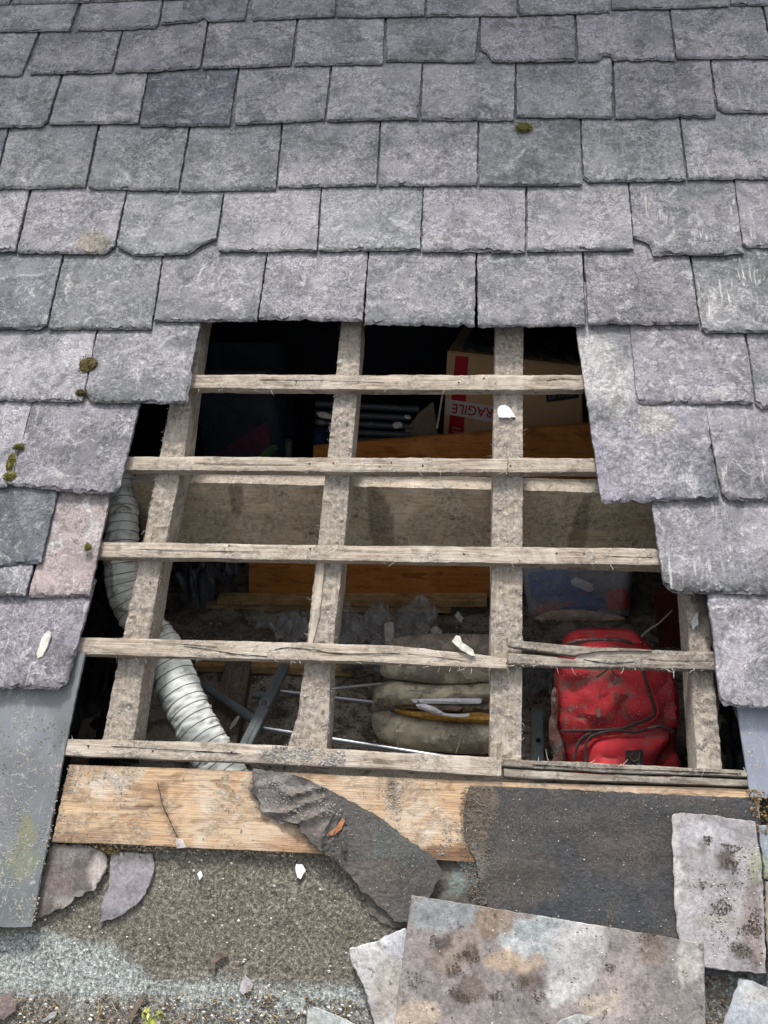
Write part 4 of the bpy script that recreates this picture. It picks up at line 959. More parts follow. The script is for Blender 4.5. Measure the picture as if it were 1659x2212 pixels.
Mstrap = simple('faded_strap', (.20, .10, .08), .85, .4, 30, dust=.4)
pillow('strap', [(1186, 1560), (1196, 1530), (1206, 1530), (1204, 1570), (1222, 1620), (1218, 1680), (1180, 1680), (1198, 1630), (1186, 1600)], BP, .014, .012, Mstrap, bp, h=.03, wr=.004, step=.007)
pillow('strap', [(1190, 1500), (1198, 1480), (1206, 1500), (1206, 1540), (1192, 1545)], BP, .014, .012, Mstrap, bp, h=.04, wr=.004, step=.007)
# ---- rolled cushion
def c3(z): return [(760.3+.2291*x, 1209.6+.2291*y) for x, y in z]
FP = Plane(930, 1650, ZF+.03, 40, .02)
Mfo = simple('khaki_cover', (.54, .475, .35), .9, .25, 12, dust=.5, dcol=(.32, .275, .225), bump=.003, spec=.15, dscale=9)
Mfod = simple('brown_dusty_cover', (.26, .21, .165), .95, .35, 60, dust=.5, dcol=(.19, .16, .13), bump=.003)
cu = mkempty('cushion', FP.o, 'folded khaki foam cushion with a torn cover between the second and third rafters', 'cushion')
pillow('fold', c3([(260, 1100), (262, 1000), (275, 900), (340, 800), (520, 720), (760, 690), (1400, 700), (1400, 1120), (1100, 1165), (750, 1168), (500, 1135), (380, 1125)]), FP, .046, .09, Mfo, cu, h=.02, wr=.008, seed=1)
pillow('top_cover', c3([(275, 900), (290, 800), (420, 730), (760, 690), (1400, 700), (1400, 960), (900, 930), (500, 920)]), FP, .035, .04, Mfod, cu, h=.075, wr=.006, seed=2)
pillow('fold', c3([(185, 1260), (240, 1180), (330, 1140), (430, 1130), (700, 1165), (1100, 1160), (1250, 1150), (1400, 1160), (1400, 1330), (1240, 1360), (700, 1380), (300, 1400), (190, 1390)]), FP, .07, .045, Mfo, cu, h=.0, wr=.008, seed=3)
pillow('fold', c3([(180, 1330), (300, 1370), (700, 1340), (1400, 1330), (1400, 1445), (1200, 1440), (900, 1455), (600, 1425), (380, 1410), (180, 1450)]), FP, .045, .03, Mfo, cu, h=-.005, wr=.006, seed=9)
pillow('fold', c3([(178, 1440), (300, 1420), (420, 1440), (620, 1490), (900, 1530), (1400, 1540), (1400, 1800), (1250, 1840), (1000, 1835), (800, 1815), (560, 1790), (380, 1755), (230, 1690), (182, 1580)]), FP, .056, .10, Mfo, cu, h=.0, wr=.010, seed=4)
Myel = simple('exposed_foam', (.48, .28, .06), .95, .4, 60, dust=.15)
pillow('foam_core', c3([(380, 1405), (600, 1425), (900, 1455), (1200, 1435), (1400, 1470), (1400, 1550), (1050, 1535), (700, 1505), (460, 1460)]), FP, .03, .02, Myel, cu, h=.022, wr=.006, step=.008, seed=5)
Mpap = simple('paper', (.72, .72, .76), .5, .15, 20, spec=.4)
pillow('label_strip', c3([(545, 1312), (800, 1306), (1225, 1305), (1220, 1356), (900, 1358), (590, 1350)]), FP, .006, .006, Mpap, cu, h=.068, wr=.002, step=.006, back=True)
pillow('torn_lining', c3([(590, 1360), (680, 1355), (780, 1385), (870, 1445), (1000, 1455), (1120, 1448), (1100, 1478), (980, 1482), (820, 1462), (690, 1425), (630, 1400)]), FP, .010, .010, Mpap, cu, h=.066, wr=.004, step=.006)
cord('seam', c3([(430, 1560), (400, 1620), (425, 1720), (440, 1770)]), FP, .086, .0014, simple('stitching', (.33, .30, .20), .8), cu)
cord('seam', c3([(1040, 1560), (1030, 1640), (1000, 1760), (980, 1820)]), FP, .092, .0014, bpy.data.materials['stitching'], cu)
# ---- drying rack: tubes and plastic bars
def floorpt(x, y, up=0): return Zp(x, y, ZF+up)
def rod(name, a, b, r, mat, parent=None, label=None, cat=None, seg=14):
    bm = bmesh.new(); A, B = a, b; o = (A+B)/2; pts = [A.lerp(B, i/8)-o for i in range(9)]; tube(bm, pts, r, seg)
    ob = mk(name, bm, mat, Matrix.Translation(o), parent, smooth=True); return tag(ob, label, cat)
Mchr = simple('steel_tube', (.30, .32, .34), .35, .1, 20, metal=.85, dust=.1, dcol=(.2, .18, .15))
Mplg = simple('grey_plastic', (.15, .165, .175), .5, .15, 20, dust=.15, dcol=(.18, .165, .15))
rk = mkempty('metal_rack', floorpt(570, 1519, .08), 'collapsed rack of steel tubes and a dark plastic bar beside the duct', 'rack')
rod('steel_tube', floorpt(598, 1492, .10), floorpt(830, 1520, .09), .0075, Mchr, rk)
rod('steel_tube', floorpt(558, 1572, .12), floorpt(1060, 1652, .12), .0085, Mchr, rk)
rod('dark_tube', floorpt(420, 1468, .07), floorpt(556, 1560, .11), .0145, Mplg, rk)
rod('end_stub', floorpt(548, 1501, .09), floorpt(600, 1504, .10), .0125, Mplg, rk)
def bar(name, A, B, w, d, mat, parent, up=N):
    x = (B-A).normalized(); y = up.cross(x).normalized(); z = x.cross(y); o = (A+B)/2; L = (B-A).length
    bm = bmesh.new(); boxm(bm, (-L/2, -w/2, -d/2), (L/2, w/2, d/2)); bmesh.ops.bevel(bm, geom=bm.edges[:], offset=.002, segments=2, affect='EDGES')
    return mk(name, bm, mat, Matrix.Translation(o) @ Matrix((x, y, z)).transposed().to_4x4(), parent)
A, B = floorpt(615, 1440, .10), floorpt(526, 1622, .16)
pb_ = bar('plastic_bar', A, B, .032, .022, Mplg, rk)
bar('bar_rib', A+N*.013, B+N*.013, .010, .010, Mplg, rk)
bm = bmesh.new(); c0 = floorpt(571, 1519, .15)
tube(bm, [Vector((.013*math.cos(t*.3927), .013*math.sin(t*.3927), 0)) for t in range(17)], .003, 6, None, False)
mk('socket_ring', bm, Mplg, frame(c0+N*.004), rk, smooth=True)
rod('white_rod', floorpt(712, 1488, .05), floorpt(824, 1477, .05), .0038, simple('white_rod', (.5, .5, .48), .5, .1, 20), None, 'thin white rod lying behind the steel tubes', 'rod')
A, B = floorpt(1160, 1536, .03), floorpt(1161, 1660, .05)
b2 = bar('plastic_bar', A, B, .034, .02, simple('mid_grey_plastic', (.16, .175, .175), .5, .15, 20, dust=.2), None)
tag(b2, 'grey plastic bar with a round hole, left of the backpack', 'plastic bar')
bm = bmesh.new(); tube(bm, [Vector((.009*math.cos(t*.3927), .009*math.sin(t*.3927), 0)) for t in range(17)], .002, 6, None, False)
mk('hole_rim', bm, Mplg, frame(floorpt(1163, 1600, .06)), b2, smooth=True)
bm = bmesh.new(); bmesh.ops.create_cone(bm, cap_ends=True, segments=20, radius1=.0085, radius2=.0085, depth=.001); mk('hole', bm, M_BLACK, frame(floorpt(1163, 1600, .0595)), b2)
# ---- loft timbers on the floor
def floorbar(name, a, b, w, d, mat, label, cat='timber', up=.0):
    o = bar(name, floorpt(*a, up), floorpt(*b, up), w, d, mat, None, Vector((0, 0, 1))); return tag(o, label, cat)
M_JOI = wood_mat('joist_wood', (.20, .155, .125), (.27, .225, .18), (.10, .075, .06), crust=.3)
floorbar('joist', (517, 1440), (480, 1625), .085, .05, M_JOI, 'dark floor joist between the duct and the dark bar', up=.02)
floorbar('floor_batten', (425, 1437), (760, 1448), .03, .03, M_RAIL, 'light wood strip on the attic floor just below the fourth batten', up=.02)
floorbar('joist', (205, 1540), (150, 1750), .05, .05, M_JOI, 'dark joist in shadow left of the leftmost rafter', up=.03)
# ---- furniture panels: a flat packed board with rails
def vboard(name, px, y, th, mat, parent=None, label=None, cat=None, yaw=0, bev=.002):
    """upright board whose front face lies in the vertical plane y = const (yaw tilts it)."""
    def at(x, yy): 
        p = Yp(x, yy, y)
        if yaw:
            r = ray(x, yy); n_ = Vector((math.sin(yaw), -math.cos(yaw), 0)); o_ = Vector((0, y, 0)); p = C+r*((o_-C).dot(n_)/r.dot(n_))
        return p
    pts = [at(*q) for q in px]; o = sum(pts, Vector())/len(pts); x = (pts[1]-pts[0]).normalized(); nrm = Vector((math.sin(yaw), -math.cos(yaw), 0)); z = Vector((0, 0, 1)); xx = nrm.cross(z)*-1
    ax = Matrix((xx, z.cross(xx), z)).transposed(); ai = ax.transposed()
    bm = bmesh.new(); a = [bm.verts.new(ai@(p-o)) for p in pts]; b = [bm.verts.new(ai@(p-o-nrm*th)) for p in pts]
    n = len(a); bm.faces.new(a); bm.faces.new(b[::-1])
    for i in range(n): bm.faces.new((a[i], b[i], b[(i+1) % n], a[(i+1) % n]))
    bmesh.ops.recalc_face_normals(bm, faces=bm.faces)
    if bev: bmesh.ops.bevel(bm, geom=bm.edges[:], offset=bev, segments=1, affect='EDGES')
    ob = mk(name, bm, mat, Matrix.Translation(o) @ ax.to_4x4(), parent); return tag(ob, label, cat)
fu = mkempty('furniture_panel', Yp(800, 1290, .70), 'dismantled orange wood furniture panel with dusty rails under the beam', 'furniture panel')
vboard('panel', [(537, 1160), (1075, 1160), (1075, 1291), (537, 1287)], .70, .018, M_ORANGE, fu)
vboard('rail', [(468, 1295), (1052, 1296), (1052, 1312), (468, 1307)], .655, .045, M_RAIL, fu)
vboard('rail', [(440, 1308), (975, 1312), (975, 1325), (440, 1320)], .66, .04, M_RAIL, fu)
vboard('plank', [(676, 966), (770, 957), (1064, 934), (1290, 916), (1290, 1130), (676, 1130)], .80, .02, M_ORANGE, None, 'orange wood plank standing on edge in front of the cardboard box', 'plank')
gp = Plane(760, 1292, ZF+.03, 80)
# ---- cardboard box
yb = .98
cb = mkempty('cardboard_box', Yp(1100, 850, yb), 'brown cardboard box with red tape and a FRAGILE strip behind the third rafter', 'cardboard box')
pts = [(966, 758), (1256, 792), (1262, 1125), (948, 1125)]
bm = bmesh.new(); fr = [Yp(x, y, yb) for x, y in pts]; bk = [p+Vector((.06, .34, 0)) for p in fr]; o = Yp(1100, 850, yb)
a = [bm.verts.new(p-o) for p in fr]; b = [bm.verts.new(p-o) for p in bk]
for f in ((a[0], a[1], a[2], a[3]), (b[3], b[2], b[1], b[0]), (a[0], b[0], b[1], a[1]), (a[1], b[1], b[2], a[2]), (a[2], b[2], b[3], a[3]), (a[3], b[3], b[0], a[0])): bm.faces.new(f)
bmesh.ops.recalc_face_normals(bm, faces=bm.faces); bmesh.ops.bevel(bm, geom=bm.edges[:], offset=.004, segments=2, affect='EDGES')
mk('carton', bm, M_CARD, Matrix.Translation(o), cb)
def fq(name, px, off, mat, parent=cb):
    q = [Yp(x, y, yb-off) for x, y in px]; bm = bmesh.new(); a = [bm.verts.new(p-o) for p in q]; b = [bm.verts.new(p-o+Vector((0, .0012, 0))) for p in q]
    n = len(q); bm.faces.new(a); bm.faces.new(b[::-1])
    for i in range(n): bm.faces.new((a[i], a[(i+1) % n], b[(i+1) % n], b[i]))
    return mk(name, bm, mat, Matrix.Translation(o), parent)
Mtape = simple('red_tape', (.42, .015, .03), .4, .1, 20); Mwt = simple('white_tape', (.60, .55, .53), .45, .1, 20)
rt_ = fq('red_tape', [(984, 769), (1012, 771), (1000, 960), (966, 960)], .0015, Mtape)
wt = fq('white_tape', [(963, 862), (1064, 877), (1090, 881), (1090, 917), (1064, 912), (960.5, 894)], .003, Mwt)
# lettering, turned upside down as on the tape
def letters(name, txt, pa, pb, hpx, y, mat, parent, flip=True):
    """pa -> pb: start and end of the baseline in the photograph (the word runs from pa to pb)."""
    cu_ = bpy.data.curves.new('txt', 'FONT'); cu_.body = txt; cu_.extrude = 0; cu_.offset = .012; cu_.resolution_u = 3
    t = bpy.data.objects.new('txt', cu_); COL.objects.link(t); dg = bpy.context.evaluated_depsgraph_get(); dg.update()
    me = bpy.data.meshes.new_from_object(t.evaluated_get(dg)); bpy.data.objects.remove(t)
    xs = [v.co.x for v in me.vertices]; ys = [v.co.y for v in me.vertices]
    A, B = Yp(*pa, y), Yp(*pb, y); ex = (B-A); L = ex.length; ex.normalize(); ey = Vector((0, -1, 0)).cross(ex)
    hh = (Yp(pa[0], pa[1]+hpx, y)-A).length
    for v in me.vertices:
        a_ = (v.co.x-min(xs))/(max(xs)-min(xs))*L; b_ = (v.co.y-min(ys))/(max(ys)-min(ys))*hh
        v.co = A+ex*a_+ey*b_-o
    me.materials.clear(); me.materials.append(mat); ob = bpy.data.objects.new(name, me); COL.objects.link(ob); put(ob, Matrix.Translation(o), parent); return ob
letters('lettering', 'FRAGILE', (1078, 884), (978, 871.5), 21, yb-.0045, Mtape, wt)
Mink = simple('pale_ink', (.5, .36, .33), .5)
letters('small_print', 'VVIHV', (997, 925), (977, 921), 5, yb-.0028, Mink, rt_)
letters('small_print', 'HVVIV', (996, 933), (977, 929), 5, yb-.0028, Mink, rt_)
bl_ = fq('black_label', [(1178, 838), (1249, 834), (1250, 860), (1181, 869)], .0015, simple('black_label', (.03, .03, .03), .6))
letters('small_print', 'KM', (1186, 864), (1202, 862), 16, yb-.003, simple('grey_ink', (.16, .15, .14), .6), bl_)
letters('small_print', 'ESHES', (1206, 859), (1240, 855), 9, yb-.003, bpy.data.materials['grey_ink'], bl_)
# ---- translucent tubs
def tub(label, px, ymid, depth, fmat, items, up):
    """px: bottom-left, bottom-right, top-right, top-left of the front in the photograph."""
    q = [Yp(x, y, ymid) for x, y in px]; zb_ = (q[0].z+q[1].z)/2; zt = (q[2].z+q[3].z)/2; cx_ = (q[0].x+q[1].x)/2
    t = mkempty('storage_tub', Vector((cx_, ymid, zb_)), label, 'storage tub')
    bm = bmesh.new(); rings = []
    for k in range(14):
        f = k/13; z = (zt-zb_)*f; ins = .02*(1-min(1, f*9))**2
        wl = q[0].x+(q[3].x-q[0].x)*f+ins-cx_; wr_ = q[1].x+(q[2].x-q[1].x)*f-ins-cx_; y0_ = ins; y1_ = depth-ins; r = .035; ring = []
        for (cx2, cy2, a0) in ((wr_-r, y0_+r, -90), (wr_-r, y1_-r, 0), (wl+r, y1_-r, 90), (wl+r, y0_+r, 180)):
            for s in range(6):
                an = math.radians(a0+18*s); ring.append(bm.verts.new((cx2+r*math.cos(an), cy2+r*math.sin(an), z)))
        rings.append(ring)
    m = len(rings[0])
    for a_, b_ in zip(rings, rings[1:]):
        for j in range(m): bm.faces.new((a_[j], a_[(j+1) % m], b_[(j+1) % m], b_[j]))
    bm.faces.new(rings[0][::-1])
    mk('shell', bm, fmat, Matrix.Translation((cx_, ymid, zb_)), t, smooth=True)
    for i, (nm, poly, col, T, off) in enumerate(items):
        pl = Plane.__new__(Plane); pl.n = Vector((0, -1, 0)); pl.o = Yp(poly[0][0], poly[0][1], ymid+.03+off); pl.x = Vector((1, 0, 0)); pl.y = Vector((0, 0, 1)); pl.ax = Matrix((pl.x, pl.y, pl.n)).transposed()
        ob = pillow(nm, poly, pl, T, .03, simple('cloth_'+nm, col, .9, .2, 20), None, wr=.006, step=.012, seed=i)
        ob['_t'] = 1; del ob['_t']; tag(ob, '%s inside the %s' % (items_label[nm], 'clear tub' if ymid < .8 else 'shadowed tub'), 'clothing')
items_label = {'blue_cloth': 'bundled blue cloth', 'navy_cloth': 'dark navy cloth', 'red_cloth': 'crumpled red cloth', 'tan_cloth': 'folded tan cloth', 'white_cloth': 'folded white cloth', 'rust_cloth': 'thin reddish garment', 'green_cloth': 'bright green scrap', 'crimson_cloth': 'dull crimson cloth'}
tub('clear plastic tub of clothes behind the backpack, right of the third rafter', [(1146, 1348), (1352, 1344), (1372, 1190), (1118, 1190)], .64, .30, film('clear_plastic', (.95, .96, 1.0), .26, .2),
  [('navy_cloth', [(1120, 1200), (1370, 1200), (1360, 1335), (1145, 1340)], (.40, .42, .48), .02, .05),
   ('blue_cloth', [(1140, 1240), (1215, 1232), (1300, 1290), (1320, 1322), (1220, 1320), (1150, 1300)], (.10, .19, .46), .02, .02),
   ('red_cloth', [(1310, 1280), (1358, 1272), (1360, 1320), (1315, 1322)], (.68, .10, .08), .02, .01),
   ('rust_cloth', [(1150, 1322), (1180, 1300), (1260, 1292), (1262, 1302), (1200, 1318), (1160, 1332)], (.62, .16, .11), .015, .008),
   ('tan_cloth', [(1150, 1340), (1180, 1322), (1250, 1318), (1330, 1330), (1355, 1338), (1345, 1344), (1160, 1346)], (.80, .60, .44), .02, .006),
   ('white_cloth', [(1230, 1262), (1240, 1245), (1292, 1268), (1275, 1283)], (.9, .88, .92), .012, .0)], .1)
tub('dark translucent tub in shadow left of the second rafter', [(440, 1010), (618, 1010), (578, 800), (400, 800)], .95, .30, film('dark_plastic', (.07, .085, .12), .45, .35),
  [('crimson_cloth', [(465, 985), (500, 955), (575, 912), (585, 960), (560, 990)], (.28, .03, .06), .02, .0),
   ('green_cloth', [(540, 990), (560, 975), (592, 960), (604, 966), (580, 990)], (.20, .5, .07), .015, .0)], .1)
# ---- dark bars, cup, scraps in the upper opening
sb = mkempty('bar_stack', Yp(780, 920, .9), 'stack of dark metal bars with dusty flakes beside the cardboard box', 'stack of bars')
Mbar = simple('dark_bar', (.05, .055, .062), .4, .2, 20, dust=.12, dcol=(.22, .22, .2))
for k, (ya, yb2, xe) in enumerate(((872, 884, 905), (893, 903, 890), (912, 922, 895), (930, 940, 888), (948, 955, 880))):
    rod('bar', Yp(682, ya, .92-.01*k), Yp(xe, yb2, .90-.01*k), .0115, Mbar, sb)
for poly in ([(682, 890), (700, 888), (716, 895), (716, 905), (690, 902)], [(845, 912), (868, 910), (872, 922), (852, 926)], [(872, 896), (886, 896), (888, 905), (874, 904)]):
    pl = Plane.__new__(Plane); pl.n = Vector((0, -.7, .7)).normalized(); pl.o = Yp(*poly[0], .875); pl.x = Vector((1, 0, 0)); pl.y = pl.n.cross(pl.x); pl.ax = Matrix((pl.x, pl.y, pl.n)).transposed()
    pillow('flake', poly, pl, .006, .01, M_PLAS, sb, step=.006, wr=.002)
rod('blue_cup', Yp(690, 968, .86), Yp(690, 928, .86), .024, simple('navy_plastic', (.02, .03, .07), .4), None, 'small navy cup in shadow beside the second rafter', 'cup', 24)
rod('grey_bottle', Yp(623, 1000, .86), Yp(623, 952, .86), .012, simple('grey_bottle', (.10, .11, .11), .5), None, 'small grey bottle beside the shadowed tub', 'bottle', 20)
vboard('cardboard_flap', [(872, 935), (905, 892), (936, 868), (947, 950), (888, 952)], .87, .003, simple('old_card', (.16, .125, .08), .9, .2, 20, dust=.2), None, 'loose dirty cardboard flap left of the cardboard box', 'cardboard', bev=0)
rod('dangling_cable', Yp(957, 845, .84), Yp(944, 925, .84), .0035, M_PLAS, None, 'plaster coated cable hanging left of the cardboard box', 'cable', 8)
# ---- crumpled plastic sheeting
def crumple(name, px, z0, amp, mat, label, seed):
    q = [floorpt(x, y, z0) for x, y in px]; bm = bmesh.new(); nx, ny = 130, 64; o_ = sum(q, Vector())/4; rows = []
    for j in range(ny+1):
        row = []
        for i in range(nx+1):
            p = q[0].lerp(q[1], i/nx).lerp(q[3].lerp(q[2], i/nx), j/ny); s = Vector((p.x*11, p.y*16, seed))
            p = p+Vector((.012*noise.noise(s*2), .012*noise.noise(s*2+Vector((5, 5, 5))), amp*(abs(noise.noise(s*.7))*1.8+.7*abs(noise.noise(Vector((s.x*2.6, s.y*.9, seed))))+.12*abs(noise.noise(s*5)))))
            row.append(bm.verts.new(p-o_))
        rows.append(row)
    for j in range(ny):
        for i in range(nx): bm.faces.new((rows[j][i], rows[j][i+1], rows[j+1][i+1], rows[j+1][i]))
    return tag(mk(name, bm, mat, Matrix.Translation(o_), None, None, True), label, 'plastic sheet')
Mfilm = film('dusty_polythene', (.50, .52, .53), .40, .16)
crumple('plastic_sheet', [(520, 1335), (700, 1330), (690, 1400), (600, 1395)], .03, .05, Mfilm, 'crumpled clear plastic sheet left of the second rafter', 1)
crumple('plastic_sheet', [(715, 1335), (960, 1330), (900, 1400), (730, 1405)], .04, .07, Mfilm, 'crumpled grey plastic sheet behind the cushion', 4)
crumple('plastic_sheet', [(1130, 1440), (1215, 1440), (1190, 1530), (1130, 1520)], .05, .05, film('black_polythene', (.10, .105, .11), .85, .3), 'dark plastic bag left of the backpack', 7)
crumple('plastic_sheet', [(735, 1425), (830, 1425), (825, 1480), (740, 1470)], .04, .05, film('green_polythene', (.16, .19, .185), .8, .35), 'grey green plastic scrap left of the cushion', 9)
crumple('plastic_sheet', [(380, 1225), (540, 1218), (470, 1320), (400, 1330)], .06, .14, film('black_bag', (.07, .075, .085), .95, .35), 'dark dusty bag right of the leftmost rafter', 12)
Mshade = simple('shade_sheeting', (.018, .019, .022), .6, .3, 20, dust=.05)  # black of two added sheets that paint the deep shade beside the outer rafters
crumple('plastic_sheet', [(130, 1180), (330, 1180), (300, 1660), (60, 1660)], .03, .05, Mshade, 'added black sheet standing in for shade left of the leftmost rafter', 21)
crumple('plastic_sheet', [(1545, 1480), (1720, 1480), (1760, 1700), (1560, 1700)], .03, .05, Mshade, 'added black sheet standing in for shade right of the rightmost rafter', 23)
# interior chips
for poly, up, lab in (([(830, 1345), (850, 1342), (852, 1388), (832, 1392)], .10, 'upright pale slate chip behind the cushion'), ([(925, 1362), (942, 1350), (960, 1368), (944, 1372)], .10, 'pale triangular chip behind the cushion'), ([(981, 1330), (990, 1318), (1005, 1342), (996, 1346)], .10, 'grey pointed chip near the end of the wooden rail'), ([(495, 1578), (500, 1560), (520, 1540), (512, 1562)], .07, 'pale sliver on the dark joist')):
    pl = Plane(poly[0][0], poly[0][1], ZF+up, 50)
    o_ = pillow('slate_chip', poly, pl, .004, .01, M_PLAS, None, step=.006, wr=.002); tag(o_, lab, 'chip')
bm = bmesh.new(); tube(bm, spline([Yp(1372, 1390, .25), Yp(1400, 1362, .27), Yp(1425, 1345, .28), Yp(1452, 1318, .3)], 8), .0032, 6, lambda i, th: .0042-.0001*i)
tag(mk('twig', bm, M_PLAS, Matrix.Identity(4), smooth=True), 'thin grey twig above the backpack near the rightmost rafter', 'twig')
vboard('wood_offcut', [(1412, 1285), (1480, 1270), (1490, 1400), (1425, 1400)], .45, .03, simple('dark_red_wood', (.11, .03, .015), .7, .3, 10), None, 'dark reddish wood offcut in shadow above the backpack', 'offcut')
def fplace(x0_, x1_, y0_, y1_, up):
    def f(r):
        x, y = r.uniform(x0_, x1_), r.uniform(y0_, y1_)
        return floorpt(x, y, up+.012*fbm(Vector((x*.01, y*.01, 0)))), Matrix.Identity(3)
    return f
grit('attic_rubble', 'dark rubble and crumbs on the attic floor', fplace(390, 1200, 1330, 1660, .0), 4200, .002, .011, M_GRITB, 31)
grit('attic_flakes', 'pale flakes among the rubble on the attic floor', fplace(390, 1200, 1340, 1660, .006), 2200, .001, .007, M_GRITG, 32)
grit('attic_plaster_bits', 'white plaster bits among the rubble on the attic floor', fplace(390, 1200, 1340, 1660, .012), 500, .001, .008, M_GRITP, 36)
def onbody(r):
    x, y = r.uniform(1215, 1455), r.uniform(1385, 1600); return BP.at(x, y, .092), BP.ax
grit('backpack_dust', 'crumbs of dirt lying on the backpack', onbody, 800, .0006, .0022, M_GRITG, 33)
def onrail(r): return Yp(r.uniform(470, 1050), 1291+r.uniform(-2, 3), .655+r.uniform(.0, .03)), Matrix.Identity(3)
grit('rail_crumbs', 'crumbs lying along the furniture rail', onrail, 260, .001, .004, M_GRITG, 34)
def onpur(r): return Vector((r.uniform(xa, xb), ypur+r.uniform(.004, .066), pt.z+.001)), Matrix.Identity(3)
grit('beam_dust', 'mortar crumbs along the top of the beam', onpur, 1600, .0008, .004, M_GRITG, 35)

KS = [(0, 1690), (130, 1690), (112, 1800), (74, 1990), (0, 1992)]
def onk(polys):
    f0 = region(polys, .006); oc = P((-160+191+150+112+73+40-260)/7, (1452+1412+1600+1800+2001+2003+1998)/7, -.007)
    def f(r):
        c, ax = f0(r)
        if c is None: return c, ax
        v = (c-oc).dot(V); return c+N*((-.007+.004+.006*(v+.25)/.6+.0062)-c.dot(N)), ax
    return f
grit('slate_crust', 'pale crusty lichen on the long smooth slate', onk([KS]), 2600, .0006, .0030, M_GRITG, 41, .25)
grit('slate_dirt', 'brown dirt on the long smooth slate', onk([KS, [(0, 1560), (150, 1530), (130, 1680), (0, 1680)]]), 1300, .0006, .0028, M_GRITB, 42, .3)
def onto(nm, suffix_px, h, r_=.0022):
    bt = [o for o in bpy.data.objects if o.name.startswith('batten') and o.get('label', '').startswith(nm)][0]
    for x, y in suffix_px:
        bm = bmesh.new(); k = r_*(1+.3*noise.noise(Vector((x, y, 0))))
        vs = [bm.verts.new((k*(1+.25*math.sin(j*2.1+x))*math.cos(j*.7), k*(1+.25*math.sin(j*1.3+y))*math.sin(j*.7), 0)) for j in range(9)]; f = bm.faces.new(vs)
        e = bmesh.ops.extrude_face_region(bm, geom=[f])
        for v in e['geom']:
            if isinstance(v, bmesh.types.BMVert): v.co.z -= .004
        mk('nail_hole', bm, M_BLACK, frame(P(x, y, h+.0016)), bt)
onto('topmost batten', [(991, 826), (1045, 817), (640, 824)], 0)
onto('second batten from the top, long', [(820, 1008), (846, 999), (913, 1005), (668, 1001), (720, 1000)], 0)
onto('second batten from the top, short', [(1103, 1006)], 0)
onto('third batten', [(495, 1178), (670, 1185), (1002, 1196), (1202, 1195), (1262, 1196)], 0)
onto('lowest batten, pale', [(190, 1611), (330, 1622), (500, 1625)], .002)
def crack(bt_label, px, h, r_=.0011):
    bt = [o for o in bpy.data.objects if o.get('label', '').startswith(bt_label)][0]
    pts = spline([P(x, y, h+.0012) for x, y in px], 12); o_ = pts[0]
    bm = bmesh.new(); tube(bm, [p-o_ for p in pts], r_, 5, lambda i, th: r_*(.35+.9*abs(noise.noise(Vector((i*.21, px[0][0], 0))))))
    mk('crack', bm, M_BLACK, Matrix.Translation(o_), bt)
B4 = 'fourth batten from the top, left'
crack(B4, [(397, 1396), (454, 1403), (510, 1413), (577, 1418)], .003, .0016)
crack(B4, [(592, 1404), (622, 1399), (679, 1404), (735, 1412), (864, 1411)], .003, .0016)
crack(B4, [(330, 1388), (400, 1392), (470, 1398)], .003); crack(B4, [(880, 1412), (950, 1420), (1020, 1430)], .003)
crack('topmost batten', [(1180, 822), (1215, 818), (1250, 821)], 0, .0014); crack('topmost batten', [(560, 820), (700, 822), (830, 826)], 0)
crack('second batten from the top, long', [(420, 1000), (520, 1003), (640, 1004)], 0)
crack('third batten', [(300, 1186), (420, 1190), (560, 1192)], 0); crack('third batten', [(1300, 1200), (1360, 1203), (1410, 1204)], 0)
crack('lowest batten, pale', [(240, 1612), (380, 1620), (520, 1628)], .002)
crack('fourth batten from the top, split', [(1260, 1424), (1310, 1432), (1370, 1430)], 0, .0016); crack('fourth batten from the top, split', [(1400, 1424), (1460, 1427), (1530, 1427)], 0)
crack('lowest batten, upper', [(1150, 1652), (1280, 1659), (1420, 1664), (1600, 1672)], 0, .0016)
crack('orange pine', [(340, 1690), (346, 1715), (352, 1740), (368, 1775), (384, 1812)], -.010, .0012)
crack('orange pine', [(600, 1716), (640, 1714), (700, 1718)], -.010, .0008)
bt_ = Yp(1010, 752, yb+.03)
bm = bmesh.new(); rows = []
for j in range(26):
    row = []
    for i in range(50):
        p = Yp(1000, 757, yb-.01).lerp(Yp(1262, 789, yb-.01), i/49)+Vector((.05*j/25, .36*j/25, .012+.022*abs(fbm(Vector((i*.12, j*.16, 3)), 3))))
        if j == 0: p.z -= .012+.006*noise.noise(Vector((i*.3, 0, 1)))
        row.append(bm.verts.new(p-bt_))
    rows.append(row)
for j in range(25):
    for i in range(49): bm.faces.new((rows[j][i], rows[j][i+1], rows[j+1][i+1], rows[j+1][i]))
tag(mk('dust_sheet', bm, simple('dark_sheet', (.035, .038, .045), .8, .3, 20, dust=.1, dcol=(.1, .1, .1)), Matrix.Translation(bt_), None, None, True), 'dark crumpled sheet lying on top of the cardboard box', 'sheet')
def strands(name, label, place, n, L0, L1, rad, mat, seed):
    r = random.Random(seed); bm = bmesh.new()
    for i in range(n):
        c, ax = place(r)
        if c is None: continue
        L = r.uniform(L0, L1); d = Vector((r.gauss(0, 1), r.gauss(0, 1), r.gauss(0, .5)-.2)).normalized(); e = Vector((r.gauss(0, 1), r.gauss(0, 1), r.gauss(0, 1))).normalized()*.45
        tube(bm, [c+(d*t+e*t*t)*L for t in (0, .3, .6, .85, 1)], rad, 4, lambda k, th: rad*(1-.15*k))
    return tag(mk(name, bm, mat, Matrix.Identity(4)), label, 'debris', None, 'stuff')
def line(segs, h):
    def f(r):
        a, b = r.choice(segs); t = r.random(); return P(a[0]+(b[0]-a[0])*t, a[1]+(b[1]-a[1])*t+r.uniform(-2, 2), h), ROOF
    return f
